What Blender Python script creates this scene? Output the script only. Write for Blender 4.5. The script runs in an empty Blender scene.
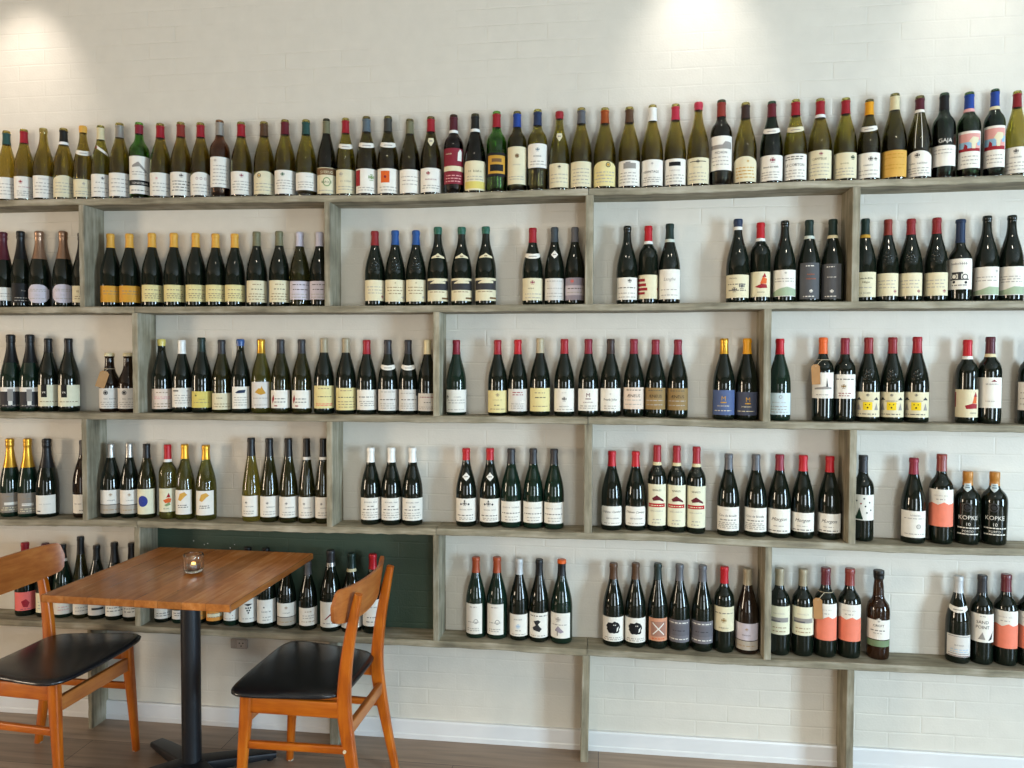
# Wine shop corner: painted brick wall, staggered plank shelving full of bottles, cafe table and two chairs.
import bpy, bmesh, math, random, zlib
from mathutils import Vector, Matrix
C = bpy.context.scene.collection
PI = math.pi
def rad(a): return a * PI / 180.0

# ---------------------------------------------------------------- materials
def lin(h):
    h = h.lstrip('#')
    v = [int(h[i:i + 2], 16) / 255 for i in (0, 2, 4)]
    return tuple(x / 12.92 if x <= .04045 else ((x + .055) / 1.055) ** 2.4 for x in v) + (1.0,)
HEX = dict(white='#ded8cb', cream='#d3c8a6', cream2='#d6c78c', cream3='#d8d2b4', greywhite='#cdc7bd', bluewhite='#c6d2d2',
    lilac='#bfb6bc', mauve='#8f8690', pinkcream='#d8c3b0', golden='#c99a45', golden2='#c98f2c', yellowlt='#cdbb62', tan='#8a6f43',
    slate='#49597f', slatedark='#3d4150', charcoal='#2c2b2d', charcoal2='#4b4b4c', black='#0d0d0e', grey='#8d877f', greymid='#5d5a5e',
    greydark='#3a383c', greylabel='#6a6669', brown='#6b4d2f', brownlt='#9a8060', red='#8f1722', redb='#a80f1b', pinkred='#d8655c',
    wine='#7a1a2a', maroon='#5a1620', winered='#7c1c20', winedark='#4b1722', rosered='#a32439', pink='#d39a95', rose='#cf8388',
    orange='#cc5a20', orangelab='#c98536', coral='#df7a5f', peach='#c58a6a', peachdark='#9b6f5d', gold='#b98a2e', yellow='#e2c21e',
    amber='#d29016', green='#22563a', dgreen='#16301f', greenlt='#7d9163', sage='#6c7f5c', hill='#98a88a', peachpink='#d2948a', sky='#86a9bd', teal='#23453f', blue='#213f80', royal='#2c3a86',
    navy='#172a45', bluedark='#22304f', bluebright='#1a4680', bluelt='#9fb4c6', bluegrey='#6a7a82', silver='#9c9a94', palegrey='#b4b6b5',
    beige='#a5987c', taupe='#7d7160', taupelt='#94886f', taupelabel='#857c70', greige='#a99f90', olivegrey='#6d6a50', darkgrey='#3a3a36',
    slategrey='#4a5257', lavender='#b9b6c2', copper='#a8552e', rosegold='#93755f', yellowcap='#cf9a3e', capgrey='#57575a', capbrown='#4f3622', capgreen='#1c5443', capblue='#1c3c86', capslate='#3a4247', capbluegrey='#535f66', rust='#93401f', redbrown='#7c2a20', darkbrown='#33221c', creamcap='#cfc29a',
    dark='#151614', darkgreen='#12261f', greenblack='#1c2a26', whitecap='#dcdad3', pale='#b9c0b4', kraft='#a97d4e', string='#b9a98d',
    amberdull='#a8702a', sherrycap='#14120f')
HEX['blue+'] = HEX['blue']
_m = {}
def pri(name, col, rough=.5, metal=0.0, spec=.5, **kw):
    if name in _m: return _m[name]
    m = bpy.data.materials.new(name); m.use_nodes = True
    b = m.node_tree.nodes['Principled BSDF']
    b.inputs['Base Color'].default_value = col if len(col) == 4 else (*col, 1)
    b.inputs['Roughness'].default_value = rough
    b.inputs['Metallic'].default_value = metal
    b.inputs['Specular IOR Level'].default_value = spec
    for k, v in kw.items():
        b.inputs[k.replace('_', ' ')].default_value = v
    _m[name] = m
    return m
FINE = dict(black='#4a4540', charcoal='#5f5b56', grey='#a19a90', brown='#8d7a60', wine='#8a4650')
def ink(c, fine=False): return pri('ink_' + c, lin(HEX[c]), .6, spec=.25) if not (fine and c in FINE) else pri('fine_ink_' + c, lin(FINE[c]), .6, spec=.25)
def noise_tint(m, scale, amount):
    """break up a plain colour with low-contrast grain"""
    nt = m.node_tree; b = nt.nodes['Principled BSDF']
    if any(n.type == 'TEX_NOISE' for n in nt.nodes): return m
    tc = nt.nodes.new('ShaderNodeTexCoord'); n = nt.nodes.new('ShaderNodeTexNoise'); n.inputs['Scale'].default_value = scale
    mx = nt.nodes.new('ShaderNodeMix'); mx.data_type = 'RGBA'; mx.blend_type = 'MULTIPLY'; mx.inputs[0].default_value = 1
    rp = nt.nodes.new('ShaderNodeMapRange'); rp.inputs['To Min'].default_value = 1 - amount; rp.inputs['To Max'].default_value = 1 + amount
    nt.links.new(tc.outputs['Object'], n.inputs['Vector']); nt.links.new(n.outputs['Fac'], rp.inputs['Value'])
    mx.inputs[6].default_value = b.inputs['Base Color'].default_value
    nt.links.new(rp.outputs['Result'], mx.inputs[7]); nt.links.new(mx.outputs[2], b.inputs['Base Color'])
    return m
def paper(c): return noise_tint(pri('paper_' + c, lin(HEX[c]), .62, spec=.3), 60, .07)
CAPMETAL = {'gold': .75, 'copper': .7, 'silver': .7, 'longgold': .75, 'longcopper': .7, 'rosegold': .7}
def capmat(c):
    met = CAPMETAL.get(c, .12)
    return noise_tint(pri('foil_' + c, lin(HEX[c]), .38 if met < .5 else .3, met, .35), 90, .12)
def waxmat(c): return pri('wax_' + c, lin(HEX[c]), .3, 0, .5)
GL = dict(dark='#0d140d', dgreen='#0f2218', brown='#1c120b', olived='#3f3f1c', olive='#77743a', olive2='#8d8a3c', lime='#4c9a2c',
          lime2='#8c9440', rose='#7d5138', green='#2d4a22', amber='#3c210f')
GT = dict(dark=.0, dgreen=.0, brown=.0, olived=.75, olive=.85, olive2=.88, lime=.88, lime2=.88, rose=.85, green=.8, amber=.7)
EMPTY = dict(olive='#c9bd72', olived='#98905a', olive2='#d2ca74', lime='#86c65c', lime2='#cfcd7c', rose='#b58a68', green='#56794c', dgreen='#4d6854', dark='#5a5a42', brown='#4a2c22')
def empty_glass(g): return pri('empty_' + g, lin(EMPTY[g]), .03, 0, .5, Transmission_Weight=1.0, IOR=1.45)
def glass(g):
    return pri('glass_' + g, lin(GL[g]), .04, 0, .5, Transmission_Weight=GT[g], IOR=1.45)

def nodes(m): return m.node_tree.nodes, m.node_tree.links
def wood(name, c1, c2, c3, along=0, rough=.6, gscale=1.0, bump=.25, vary=.25, stave=0.0, stave_axis=0):
    """grain runs along the object's own axis; each object gets its own tint and phase"""
    if name in _m: return _m[name]
    m = bpy.data.materials.new(name); m.use_nodes = True; N, L = nodes(m); b = N['Principled BSDF']
    tc = N.new('ShaderNodeTexCoord'); mp = N.new('ShaderNodeMapping'); oi = N.new('ShaderNodeObjectInfo')
    sc = [46 * gscale] * 3; sc[along] = 4.5 * gscale; mp.inputs['Scale'].default_value = sc
    add = N.new('ShaderNodeVectorMath'); add.operation = 'ADD'
    mul = N.new('ShaderNodeVectorMath'); mul.operation = 'SCALE'; mul.inputs['Scale'].default_value = 37.0
    cmb = N.new('ShaderNodeCombineXYZ')
    for k in range(3): L.new(oi.outputs['Random'], cmb.inputs[k])
    L.new(cmb.outputs[0], mul.inputs[0]); L.new(tc.outputs['Object'], add.inputs[0]); L.new(mul.outputs[0], add.inputs[1])
    L.new(add.outputs[0], mp.inputs['Vector'])
    n1 = N.new('ShaderNodeTexNoise'); n1.inputs['Scale'].default_value = 1.0; n1.inputs['Detail'].default_value = 6; n1.inputs['Roughness'].default_value = .62
    L.new(mp.outputs[0], n1.inputs['Vector'])
    n2 = N.new('ShaderNodeTexNoise'); n2.inputs['Scale'].default_value = 9.0; n2.inputs['Detail'].default_value = 3
    L.new(add.outputs[0], n2.inputs['Vector'])
    cr = N.new('ShaderNodeValToRGB'); e = cr.color_ramp.elements
    e[0].position = .3; e[0].color = c1; e[1].position = .72; e[1].color = c3; x = e.new(.5); x.color = c2
    mixf = N.new('ShaderNodeMath'); mixf.operation = 'MULTIPLY_ADD'; mixf.inputs[1].default_value = .6
    L.new(n1.outputs['Fac'], mixf.inputs[0])
    m2 = N.new('ShaderNodeMath'); m2.operation = 'MULTIPLY'; m2.inputs[1].default_value = .4
    L.new(n2.outputs['Fac'], m2.inputs[0]); L.new(m2.outputs[0], mixf.inputs[2]); L.new(mixf.outputs[0], cr.inputs['Fac'])
    val = N.new('ShaderNodeMapRange'); val.inputs['To Min'].default_value = 1 - vary; val.inputs['To Max'].default_value = 1 + vary
    L.new(oi.outputs['Random'], val.inputs['Value'])
    src = val.outputs['Result']
    if stave:
        sp = N.new('ShaderNodeSeparateXYZ'); L.new(tc.outputs['Object'], sp.inputs[0])
        dv = N.new('ShaderNodeMath'); dv.operation = 'DIVIDE'; dv.inputs[1].default_value = stave; L.new(sp.outputs[stave_axis], dv.inputs[0])
        fl = N.new('ShaderNodeMath'); fl.operation = 'FLOOR'; L.new(dv.outputs[0], fl.inputs[0])
        wn = N.new('ShaderNodeTexWhiteNoise'); wn.noise_dimensions = '1D'; L.new(fl.outputs[0], wn.inputs['W'])
        mr = N.new('ShaderNodeMapRange'); mr.inputs['To Min'].default_value = .78; mr.inputs['To Max'].default_value = 1.2; L.new(wn.outputs['Value'], mr.inputs['Value'])
        fr = N.new('ShaderNodeMath'); fr.operation = 'FRACT'; L.new(dv.outputs[0], fr.inputs[0])
        lt = N.new('ShaderNodeMath'); lt.operation = 'GREATER_THAN'; lt.inputs[1].default_value = .03; L.new(fr.outputs[0], lt.inputs[0])
        lm = N.new('ShaderNodeMapRange'); lm.inputs['To Min'].default_value = .6; L.new(lt.outputs[0], lm.inputs['Value'])
        pm = N.new('ShaderNodeMath'); pm.operation = 'MULTIPLY'; L.new(mr.outputs['Result'], pm.inputs[0]); L.new(lm.outputs['Result'], pm.inputs[1])
        p2 = N.new('ShaderNodeMath'); p2.operation = 'MULTIPLY'; L.new(pm.outputs[0], p2.inputs[0]); L.new(src, p2.inputs[1]); src = p2.outputs[0]
    mx = N.new('ShaderNodeMix'); mx.data_type = 'RGBA'; mx.blend_type = 'MULTIPLY'; mx.inputs[0].default_value = 1
    L.new(cr.outputs[0], mx.inputs[6]); L.new(src, mx.inputs[7]); L.new(mx.outputs[2], b.inputs['Base Color'])
    bp = N.new('ShaderNodeBump'); bp.inputs['Strength'].default_value = bump; bp.inputs['Distance'].default_value = .002
    L.new(n1.outputs['Fac'], bp.inputs['Height']); L.new(bp.outputs[0], b.inputs['Normal'])
    b.inputs['Roughness'].default_value = rough
    _m[name] = m
    return m

M_shelf = wood('weathered_wood_long', lin('#4d4635'), lin('#857d67'), lin('#b3ac9a'), 0, .75, 1.0, .5, .13)
M_shelfz = wood('weathered_wood_upright', lin('#4d4635'), lin('#857d67'), lin('#b3ac9a'), 2, .75, 1.0, .5, .13)
M_teak = wood('teak_leg', lin('#823604'), lin('#ad560a'), lin('#c67119'), 2, .33, 1.3, .05, .06)
M_teakx = wood('teak_rail', lin('#823604'), lin('#ad560a'), lin('#c67119'), 0, .33, 1.3, .05, .06)
M_teaky = wood('teak_back', lin('#87451a'), lin('#a6602a'), lin('#bb7a3c'), 1, .36, 1.5, .05, .06)
M_table = wood('table_staves', lin('#84481c'), lin('#aa682f'), lin('#c28a54'), 1, .26, 1.2, .06, .04, .082, 0)
M_vinyl = noise_tint(pri('black_vinyl', lin('#16171a'), .27, 0, .5), 30, .2)
M_iron = noise_tint(pri('black_iron', lin('#15171b'), .42, .2, .5), 40, .2)
M_trim = noise_tint(pri('white_gloss_paint', lin('#d3d2cf'), .35), 12, .05)
M_plug = pri('pale_plug', lin('#d8c7a6'), .4)
M_felt = pri('glide_plastic', lin('#b5a998'), .5)

def brick_wall_material():
    m = bpy.data.materials.new('painted_brick'); m.use_nodes = True; N, L = nodes(m); b = N['Principled BSDF']
    tc = N.new('ShaderNodeTexCoord'); sp = N.new('ShaderNodeSeparateXYZ'); cb = N.new('ShaderNodeCombineXYZ')
    L.new(tc.outputs['Object'], sp.inputs[0])
    ax = N.new('ShaderNodeMath'); ax.operation = 'ADD'; ax.inputs[1].default_value = .46 + 24.0; L.new(sp.outputs[0], ax.inputs[0])
    az = N.new('ShaderNodeMath'); az.operation = 'ADD'; az.inputs[1].default_value = -2.892 + .067 * 60; L.new(sp.outputs[2], az.inputs[0])
    # a little waviness so that the courses are not ruled lines
    wv = N.new('ShaderNodeTexNoise'); wv.inputs['Scale'].default_value = 3.0; L.new(tc.outputs['Object'], wv.inputs['Vector'])
    wz = N.new('ShaderNodeMath'); wz.operation = 'MULTIPLY_ADD'; wz.inputs[1].default_value = .008; L.new(wv.outputs['Fac'], wz.inputs[0]); L.new(az.outputs[0], wz.inputs[2])
    L.new(ax.outputs[0], cb.inputs[0]); L.new(wz.outputs[0], cb.inputs[1])
    br = N.new('ShaderNodeTexBrick'); br.offset = .5; br.offset_frequency = 2
    br.inputs['Scale'].default_value = 1; br.inputs['Brick Width'].default_value = .24; br.inputs['Row Height'].default_value = .067
    br.inputs['Mortar Size'].default_value = .0045; br.inputs['Mortar Smooth'].default_value = .8; br.inputs['Bias'].default_value = 0
    br.inputs['Color1'].default_value = (1, 1, 1, 1); br.inputs['Color2'].default_value = (.62, .62, .62, 1); br.inputs['Mortar'].default_value = (0, 0, 0, 1)
    L.new(cb.outputs[0], br.inputs['Vector'])
    fine = N.new('ShaderNodeTexNoise'); fine.inputs['Scale'].default_value = 130; fine.inputs['Detail'].default_value = 4; L.new(tc.outputs['Object'], fine.inputs['Vector'])
    cse = N.new('ShaderNodeTexNoise'); cse.inputs['Scale'].default_value = 16; cse.inputs['Detail'].default_value = 3; L.new(tc.outputs['Object'], cse.inputs['Vector'])
    h1 = N.new('ShaderNodeMath'); h1.operation = 'MULTIPLY_ADD'; h1.inputs[1].default_value = -1.0   # mortar recessed
    pat = N.new('ShaderNodeTexNoise'); pat.inputs['Scale'].default_value = 2.6; pat.inputs['Detail'].default_value = 2; L.new(tc.outputs['Object'], pat.inputs['Vector'])
    pr = N.new('ShaderNodeMapRange'); pr.inputs['From Min'].default_value = .42; pr.inputs['From Max'].default_value = .66; pr.inputs['To Min'].default_value = .12; pr.inputs['To Max'].default_value = .95; L.new(pat.outputs['Fac'], pr.inputs['Value'])
    pm = N.new('ShaderNodeMath'); pm.operation = 'MULTIPLY'; L.new(br.outputs['Fac'], pm.inputs[0]); L.new(pr.outputs['Result'], pm.inputs[1])
    L.new(pm.outputs[0], h1.inputs[0])
    h2 = N.new('ShaderNodeMath'); h2.operation = 'MULTIPLY_ADD'; h2.inputs[1].default_value = .5; L.new(fine.outputs['Fac'], h2.inputs[0])
    h3 = N.new('ShaderNodeMath'); h3.operation = 'MULTIPLY'; h3.inputs[1].default_value = .9; L.new(cse.outputs['Fac'], h3.inputs[0])
    L.new(h3.outputs[0], h2.inputs[2]); L.new(h2.outputs[0], h1.inputs[2])
    bp = N.new('ShaderNodeBump'); bp.inputs['Strength'].default_value = .45; bp.inputs['Distance'].default_value = .003
    L.new(h1.outputs[0], bp.inputs['Height']); L.new(bp.outputs[0], b.inputs['Normal'])
    # paint: off-white all over; the bay behind the table is painted dark green
    def rng(out, lo, hi):
        a = N.new('ShaderNodeMath'); a.operation = 'GREATER_THAN'; a.inputs[1].default_value = lo; L.new(out, a.inputs[0])
        c = N.new('ShaderNodeMath'); c.operation = 'LESS_THAN'; c.inputs[1].default_value = hi; L.new(out, c.inputs[0])
        d = N.new('ShaderNodeMath'); d.operation = 'MULTIPLY'; L.new(a.outputs[0], d.inputs[0]); L.new(c.outputs[0], d.inputs[1]); return d.outputs[0]
    g = N.new('ShaderNodeMath'); g.operation = 'MULTIPLY'; L.new(rng(sp.outputs[0], -1.895, -.635), g.inputs[0]); L.new(rng(sp.outputs[2], .44, .88), g.inputs[1])
    vr = N.new('ShaderNodeMapRange'); vr.inputs['To Min'].default_value = .93; vr.inputs['To Max'].default_value = 1.05; L.new(cse.outputs['Fac'], vr.inputs['Value'])
    w = N.new('ShaderNodeMix'); w.data_type = 'RGBA'; w.blend_type = 'MULTIPLY'; w.inputs[0].default_value = 1; w.inputs[6].default_value = lin('#ccc6b8'); L.new(vr.outputs['Result'], w.inputs[7])
    mx = N.new('ShaderNodeMix'); mx.data_type = 'RGBA'; L.new(g.outputs[0], mx.inputs[0]); L.new(w.outputs[2], mx.inputs[6]); mx.inputs[7].default_value = lin('#2f4234')
    L.new(mx.outputs[2], b.inputs['Base Color']); b.inputs['Roughness'].default_value = .5
    return m
def floor_material():
    m = bpy.data.materials.new('floor_planks'); m.use_nodes = True; N, L = nodes(m); b = N['Principled BSDF']
    tc = N.new('ShaderNodeTexCoord'); br = N.new('ShaderNodeTexBrick'); br.offset = .37
    br.inputs['Scale'].default_value = 1; br.inputs['Brick Width'].default_value = 1.5; br.inputs['Row Height'].default_value = .19
    br.inputs['Mortar Size'].default_value = .0012; br.inputs['Color1'].default_value = lin('#9a8672'); br.inputs['Color2'].default_value = lin('#877361'); br.inputs['Mortar'].default_value = lin('#352b23')
    L.new(tc.outputs['Object'], br.inputs['Vector'])
    mp = N.new('ShaderNodeMapping'); mp.inputs['Scale'].default_value = (2, 30, 1); L.new(tc.outputs['Object'], mp.inputs['Vector'])
    n = N.new('ShaderNodeTexNoise'); n.inputs['Scale'].default_value = 1.2; n.inputs['Detail'].default_value = 6; L.new(mp.outputs[0], n.inputs['Vector'])
    vr = N.new('ShaderNodeMapRange'); vr.inputs['From Min'].default_value = .3; vr.inputs['From Max'].default_value = .7; vr.inputs['To Min'].default_value = .72; vr.inputs['To Max'].default_value = 1.2; L.new(n.outputs['Fac'], vr.inputs['Value'])
    mx = N.new('ShaderNodeMix'); mx.data_type = 'RGBA'; mx.blend_type = 'MULTIPLY'; mx.inputs[0].default_value = 1
    L.new(br.outputs['Color'], mx.inputs[6]); L.new(vr.outputs['Result'], mx.inputs[7]); L.new(mx.outputs[2], b.inputs['Base Color'])
    b.inputs['Roughness'].default_value = .42
    bp = N.new('ShaderNodeBump'); bp.inputs['Strength'].default_value = .15; bp.inputs['Distance'].default_value = .001; L.new(n.outputs['Fac'], bp.inputs['Height']); L.new(bp.outputs[0], b.inputs['Normal'])
    return m

# ---------------------------------------------------------------- mesh helpers
class MB:
    def __init__(s): s.v = []; s.f = []; s.mi = []
    def grid(s, rows, mat=0, closed=False):
        """rows: lists of points of equal length; quads between neighbours"""
        b = len(s.v); n = len(rows[0])
        for r in rows: s.v += [tuple(p) for p in r]
        for i in range(len(rows) - 1):
            for j in range(n if closed else n - 1):
                k = (j + 1) % n
                s.f.append((b + i * n + j, b + i * n + k, b + (i + 1) * n + k, b + (i + 1) * n + j)); s.mi.append(mat)
        return b
    def fan(s, idx, mat=0): s.f.append(tuple(idx)); s.mi.append(mat)
    def tube(s, rings, mat=0, caps=True):
        b = s.grid(rings, mat, True); n = len(rings[0])
        if caps:
            s.fan([b + j for j in reversed(range(n))], mat); s.fan([b + (len(rings) - 1) * n + j for j in range(n)], mat)
    def box(s, c, d, bev=.0, mat=0):
        x, y, z = d[0] / 2, d[1] / 2, d[2] / 2; e = min(bev, x * .9, y * .9)
        sec = [(x - e, -y), (x, -y + e), (x, y - e), (x - e, y), (-x + e, y), (-x, y - e), (-x, -y + e), (-x + e, -y)] if e > 0 else [(x, -y), (x, y), (-x, y), (-x, -y)]
        zs = [(-z, 1), (z, 1)] if e <= 0 else [(-z, None), (-z + e, 1), (z - e, 1), (z, None)]
        rings = []
        for zz, k in zs:
            if k is None: rings.append([(c[0] + px * (x - e) / x, c[1] + py * (y - e) / y, c[2] + zz) for px, py in sec])
            else: rings.append([(c[0] + px, c[1] + py, c[2] + zz) for px, py in sec])
        s.tube(rings, mat)
    def build(s, name, mats, parent=None, smooth=35):
        me = bpy.data.meshes.new(name); me.from_pydata(s.v, [], s.f)
        for m in (mats if isinstance(mats, (list, tuple)) else [mats]): me.materials.append(m)
        if any(s.mi): me.polygons.foreach_set('material_index', s.mi)
        if smooth:
            me.polygons.foreach_set('use_smooth', [True] * len(me.polygons)); me.set_sharp_from_angle(angle=rad(smooth))
        me.update()
        return link(name, me, parent)
def link(name, me, parent=None):
    o = bpy.data.objects.new(name, me); C.objects.link(o)
    if parent is not None: o.parent = parent
    return o
def lathe(mb, prof, seg=36, mat=0, cx=0, cy=0):
    rings = []
    for r, z in prof:
        r = max(r, 1e-5)
        rings.append([(cx + r * math.cos(2 * PI * k / seg), cy + r * math.sin(2 * PI * k / seg), z) for k in range(seg)])
    mb.grid(rings, mat, True)
def empty(name, loc, rz=0.0):
    o = bpy.data.objects.new(name, None); C.objects.link(o); o.location = loc; o.rotation_euler = (0, 0, rz); o.empty_display_size = .05
    return o
def tag(o, label, cat, group=None):
    o['label'] = label; o['category'] = cat
    if group: o['group'] = group
    return o
def struct(o, label=None): 
    o['kind'] = 'structure'
    if label: o['label'] = label
    return o
def rrect(w, h, r, n=3):
    pts = []
    for cx, cy, a0 in ((w / 2 - r, h / 2 - r, 0), (-w / 2 + r, h / 2 - r, 90), (-w / 2 + r, -h / 2 + r, 180), (w / 2 - r, -h / 2 + r, 270)):
        for k in range(n + 1):
            a = rad(a0 + 90 * k / n); pts.append((cx + r * math.cos(a), cy + r * math.sin(a)))
    return pts
def bar(mb, path, size, up=Vector((0, 1, 0)), r=.006, mat=0):
    """sweep a rounded rectangle (width along `up`, depth across) along a path"""
    P = [Vector(p) for p in path]; rings = []
    for i, p in enumerate(P):
        t = (P[min(i + 1, len(P) - 1)] - P[max(i - 1, 0)]).normalized()
        u = (up - t * up.dot(t)).normalized(); v = t.cross(u)
        w, h = size[i] if isinstance(size, list) else size
        rings.append([p + u * a + v * b for a, b in rrect(w, h, min(r, w * .45, h * .45))])
    mb.tube(rings, mat)
def smoothpath(pts, n=6):
    """Catmull-Rom through the points (any dimension)"""
    out = []; m = len(pts)
    for i in range(m - 1):
        p0, p1, p2, p3 = pts[max(i - 1, 0)], pts[i], pts[i + 1], pts[min(i + 2, m - 1)]
        for k in range(n):
            t = k / n
            out.append(tuple(.5 * (2 * b + (c - a) * t + (2 * a - 5 * b + 4 * c - d) * t * t + (3 * b - a - 3 * c + d) * t ** 3) for a, b, c, d in zip(p0, p1, p2, p3)))
    out.append(tuple(pts[-1]))
    return out

# ---------------------------------------------------------------- camera
cam = bpy.data.objects.new('camera', bpy.data.cameras.new('camera')); C.objects.link(cam)
yaw, pit, rol = (0.12033, -0.02943, 0.00309)
def cam_dir(x, y, f):
    c, s = math.cos(rol), math.sin(rol); x, y = c * x - s * y, s * x + c * y
    c, s = math.cos(pit), math.sin(pit); f, u = c * f - s * y, s * f + c * y
    c, s = math.cos(yaw), math.sin(yaw)
    return Vector((c * x - s * f, s * x + c * f, u))
R_, U_, F_ = cam_dir(1, 0, 0), cam_dir(0, 1, 0), cam_dir(0, 0, 1)
mw = Matrix((( R_.x, U_.x, -F_.x, 0), (R_.y, U_.y, -F_.y, -2.9296), (R_.z, U_.z, -F_.z, 1.5507), (0, 0, 0, 1)))
cam.matrix_world = mw
cam.data.sensor_width = 36; cam.data.lens = 735.41 / 1024 * 36; cam.data.clip_start = .05
bpy.context.scene.camera = cam

# ---------------------------------------------------------------- the room
XL, XR, YF, ZC = -7.5, 5.6, -6.4, 3.35
M_wall = brick_wall_material()
mb = MB(); mb.box(((XL + XR) / 2, .06, ZC / 2), (XR - XL, .12, ZC)); wall_back = struct(mb.build('wall_back', M_wall, smooth=0))
mb = MB()
for x, z, r in ((-1.719, .7856, .0022), (-1.656, .7766, .002), (-1.671, .7714, .002), (-1.535, .7766, .002), (-1.5546, .761, .0028)):
    n = 9; b = len(mb.v)
    mb.v += [(x + r * (1 + .25 * math.sin(5 * k)) * math.cos(2 * PI * k / n), -.0006, z + r * math.sin(2 * PI * k / n)) for k in range(n)]
    mb.fan([b + k for k in range(n)])
mb.build('white_speck', M_trim, wall_back, smooth=0)  # tiny flat white specks on the green bay
mb = MB(); mb.box(((XL + XR) / 2, YF / 2, -.05), (XR - XL, -YF + .24, .1)); struct(mb.build('floor', floor_material(), smooth=0))
M_ceil = noise_tint(pri('ceiling_paint', lin('#cfcac2'), .8), 6, .03)
mb = MB(); mb.box(((XL + XR) / 2, YF / 2, ZC + .05), (XR - XL, -YF + .24, .1)); struct(mb.build('ceiling', M_ceil, smooth=0))
M_plaster = noise_tint(pri('plaster_paint', lin('#94877a'), .8), 6, .04)
def wall_with_hole(name, axis, pos, a0, a1, h0, h1, z0, z1):
    """axis 'x': wall plane x=pos spanning y a0..a1; 'y': plane y=pos spanning x"""
    mb = MB()
    def put(s0, s1, zz0, zz1):
        c = ((s0 + s1) / 2, (zz0 + zz1) / 2)
        if axis == 'x': mb.box((pos, c[0], c[1]), (.12, s1 - s0, zz1 - zz0))
        else: mb.box((c[0], pos, c[1]), (s1 - s0, .12, zz1 - zz0))
    put(a0, h0, 0, ZC); put(h1, a1, 0, ZC); put(h0, h1, 0, z0); put(h0, h1, z1, ZC)
    return struct(mb.build(name, M_plaster, smooth=0))
WINS = dict(left=('x', XL - .06, YF, 0, -4.9, -3.5, .6, 2.6), right=('x', XR + .06, YF, 0, -4.3, -2.9, .12, 2.35), front=('y', YF - .06, XL, XR, -3.0, 2.9, .12, 2.1))
M_frame = pri('window_frame_paint', lin('#8d8a83'), .5)
for k, (nm, w) in enumerate(WINS.items()):
    struct(wall_with_hole('wall_' + nm, *w))
    axis, pos, a0, a1, h0, h1, z0, z1 = w
    mb = MB(); nmull = 4 if nm == 'front' else 2
    for i in range(nmull + 1):
        s = h0 + (h1 - h0) * i / nmull
        c = (pos, s, (z0 + z1) / 2) if axis == 'x' else (s, pos, (z0 + z1) / 2)
        mb.box(c, (.08, .07, z1 - z0) if axis == 'x' else (.07, .08, z1 - z0))
    for zz in (z0, z0 + (z1 - z0) * .68, z1):
        c = (pos, (h0 + h1) / 2, zz) if axis == 'x' else ((h0 + h1) / 2, pos, zz)
        mb.box(c, (.08, h1 - h0, .07) if axis == 'x' else (h1 - h0, .08, .07))
    struct(mb.build('window_%d' % (k + 1), M_frame, smooth=0))
mb = MB(); mb.box((-.05, YF - .06, 1.11), (3.0, .12, 1.98)); struct(mb.build('wall_front_center', M_plaster, smooth=0))

# skirting: one run between each pair of legs that stand in front of it
def skirting(x0, x1, nm):
    mb = MB(); sec = [(0, 0), (-.018, 0), (-.018, .018), (-.0145, .022), (-.0145, .071), (-.012, .078), (0, .079)]
    mb.tube([[(x, y, z) for y, z in sec] for x in (x0, x1)])
    return struct(mb.build(nm, M_trim, smooth=0))
skirting(XL, XR, 'baseboard_back')

# ---------------------------------------------------------------- plank shelving on the wall
SH = [[(-2.217, 2.2191),(-1.79, 2.2139),(-1.185, 2.2082),(-0.78, 2.1997),(-0.196, 2.2071),(-0.046, 2.207),(0.177, 2.2048),(0.503, 2.2095),(0.75, 2.2141),(1.094, 2.2132),(1.473, 2.2174)], [(-2.224, 1.7755),(-1.782, 1.7728),(-0.78, 1.7707),(-0.386, 1.7717),(-0.194, 1.7724),(0.181, 1.7719),(0.472, 1.7755),(0.826, 1.7757),(1.169, 1.7744)], [(-2.231, 1.3357),(-1.787, 1.3386),(-1.19, 1.3394),(-0.781, 1.3403),(-0.385, 1.3415),(-0.192, 1.3418),(0.184, 1.3426),(0.477, 1.3354),(0.833, 1.334),(1.143, 1.3341),(1.492, 1.3319)], [(-2.514, 0.8805),(-2.058, 0.892),(-1.893, 0.8926),(-1.193, 0.8925),(-0.782, 0.8977),(-0.384, 0.9015),(-0.19, 0.8997),(0.188, 0.9042),(0.482, 0.895),(0.822, 0.8922),(1.152, 0.8873),(1.502, 0.8918)], [(-2.5, 0.455),(-1.841, 0.4556),(-1.2, 0.4535),(-0.75, 0.4552),(-0.383, 0.4562),(-0.19, 0.4505),(-0.035, 0.452),(0.192, 0.4487),(0.487, 0.4455),(0.828, 0.4478),(1.16, 0.4497),(1.511, 0.4488)]]
def shelf_z(row, x):
    p = SH[row]
    if x <= p[0][0]: return p[0][1]
    for (xa, za), (xb, zb) in zip(p, p[1:]):
        if x <= xb: return za + (zb - za) * (x - xa) / (xb - xa)
    return p[-1][1]
D, TH = .125, .0265
shelf = tag(empty('wall_shelf', (0, 0, 0)), 'staggered grey weathered plank shelving across the whole white brick wall', 'shelving')
PIECES = [[(-2.95, -.052), (-.050, 1.95)], [(-2.95, -1.893), (-1.891, 1.95)], [(-2.95, -.049), (-.047, 1.95)], [(-2.95, -1.894), (-1.892, -.638), (-.636, 1.95)], [(-2.95, -.047), (-.045, 1.95)]]
rnd = random.Random(4)
def ragged(k): return .0012 * math.sin(k * 2.3) + rnd.uniform(-.0009, .0009)
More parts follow.
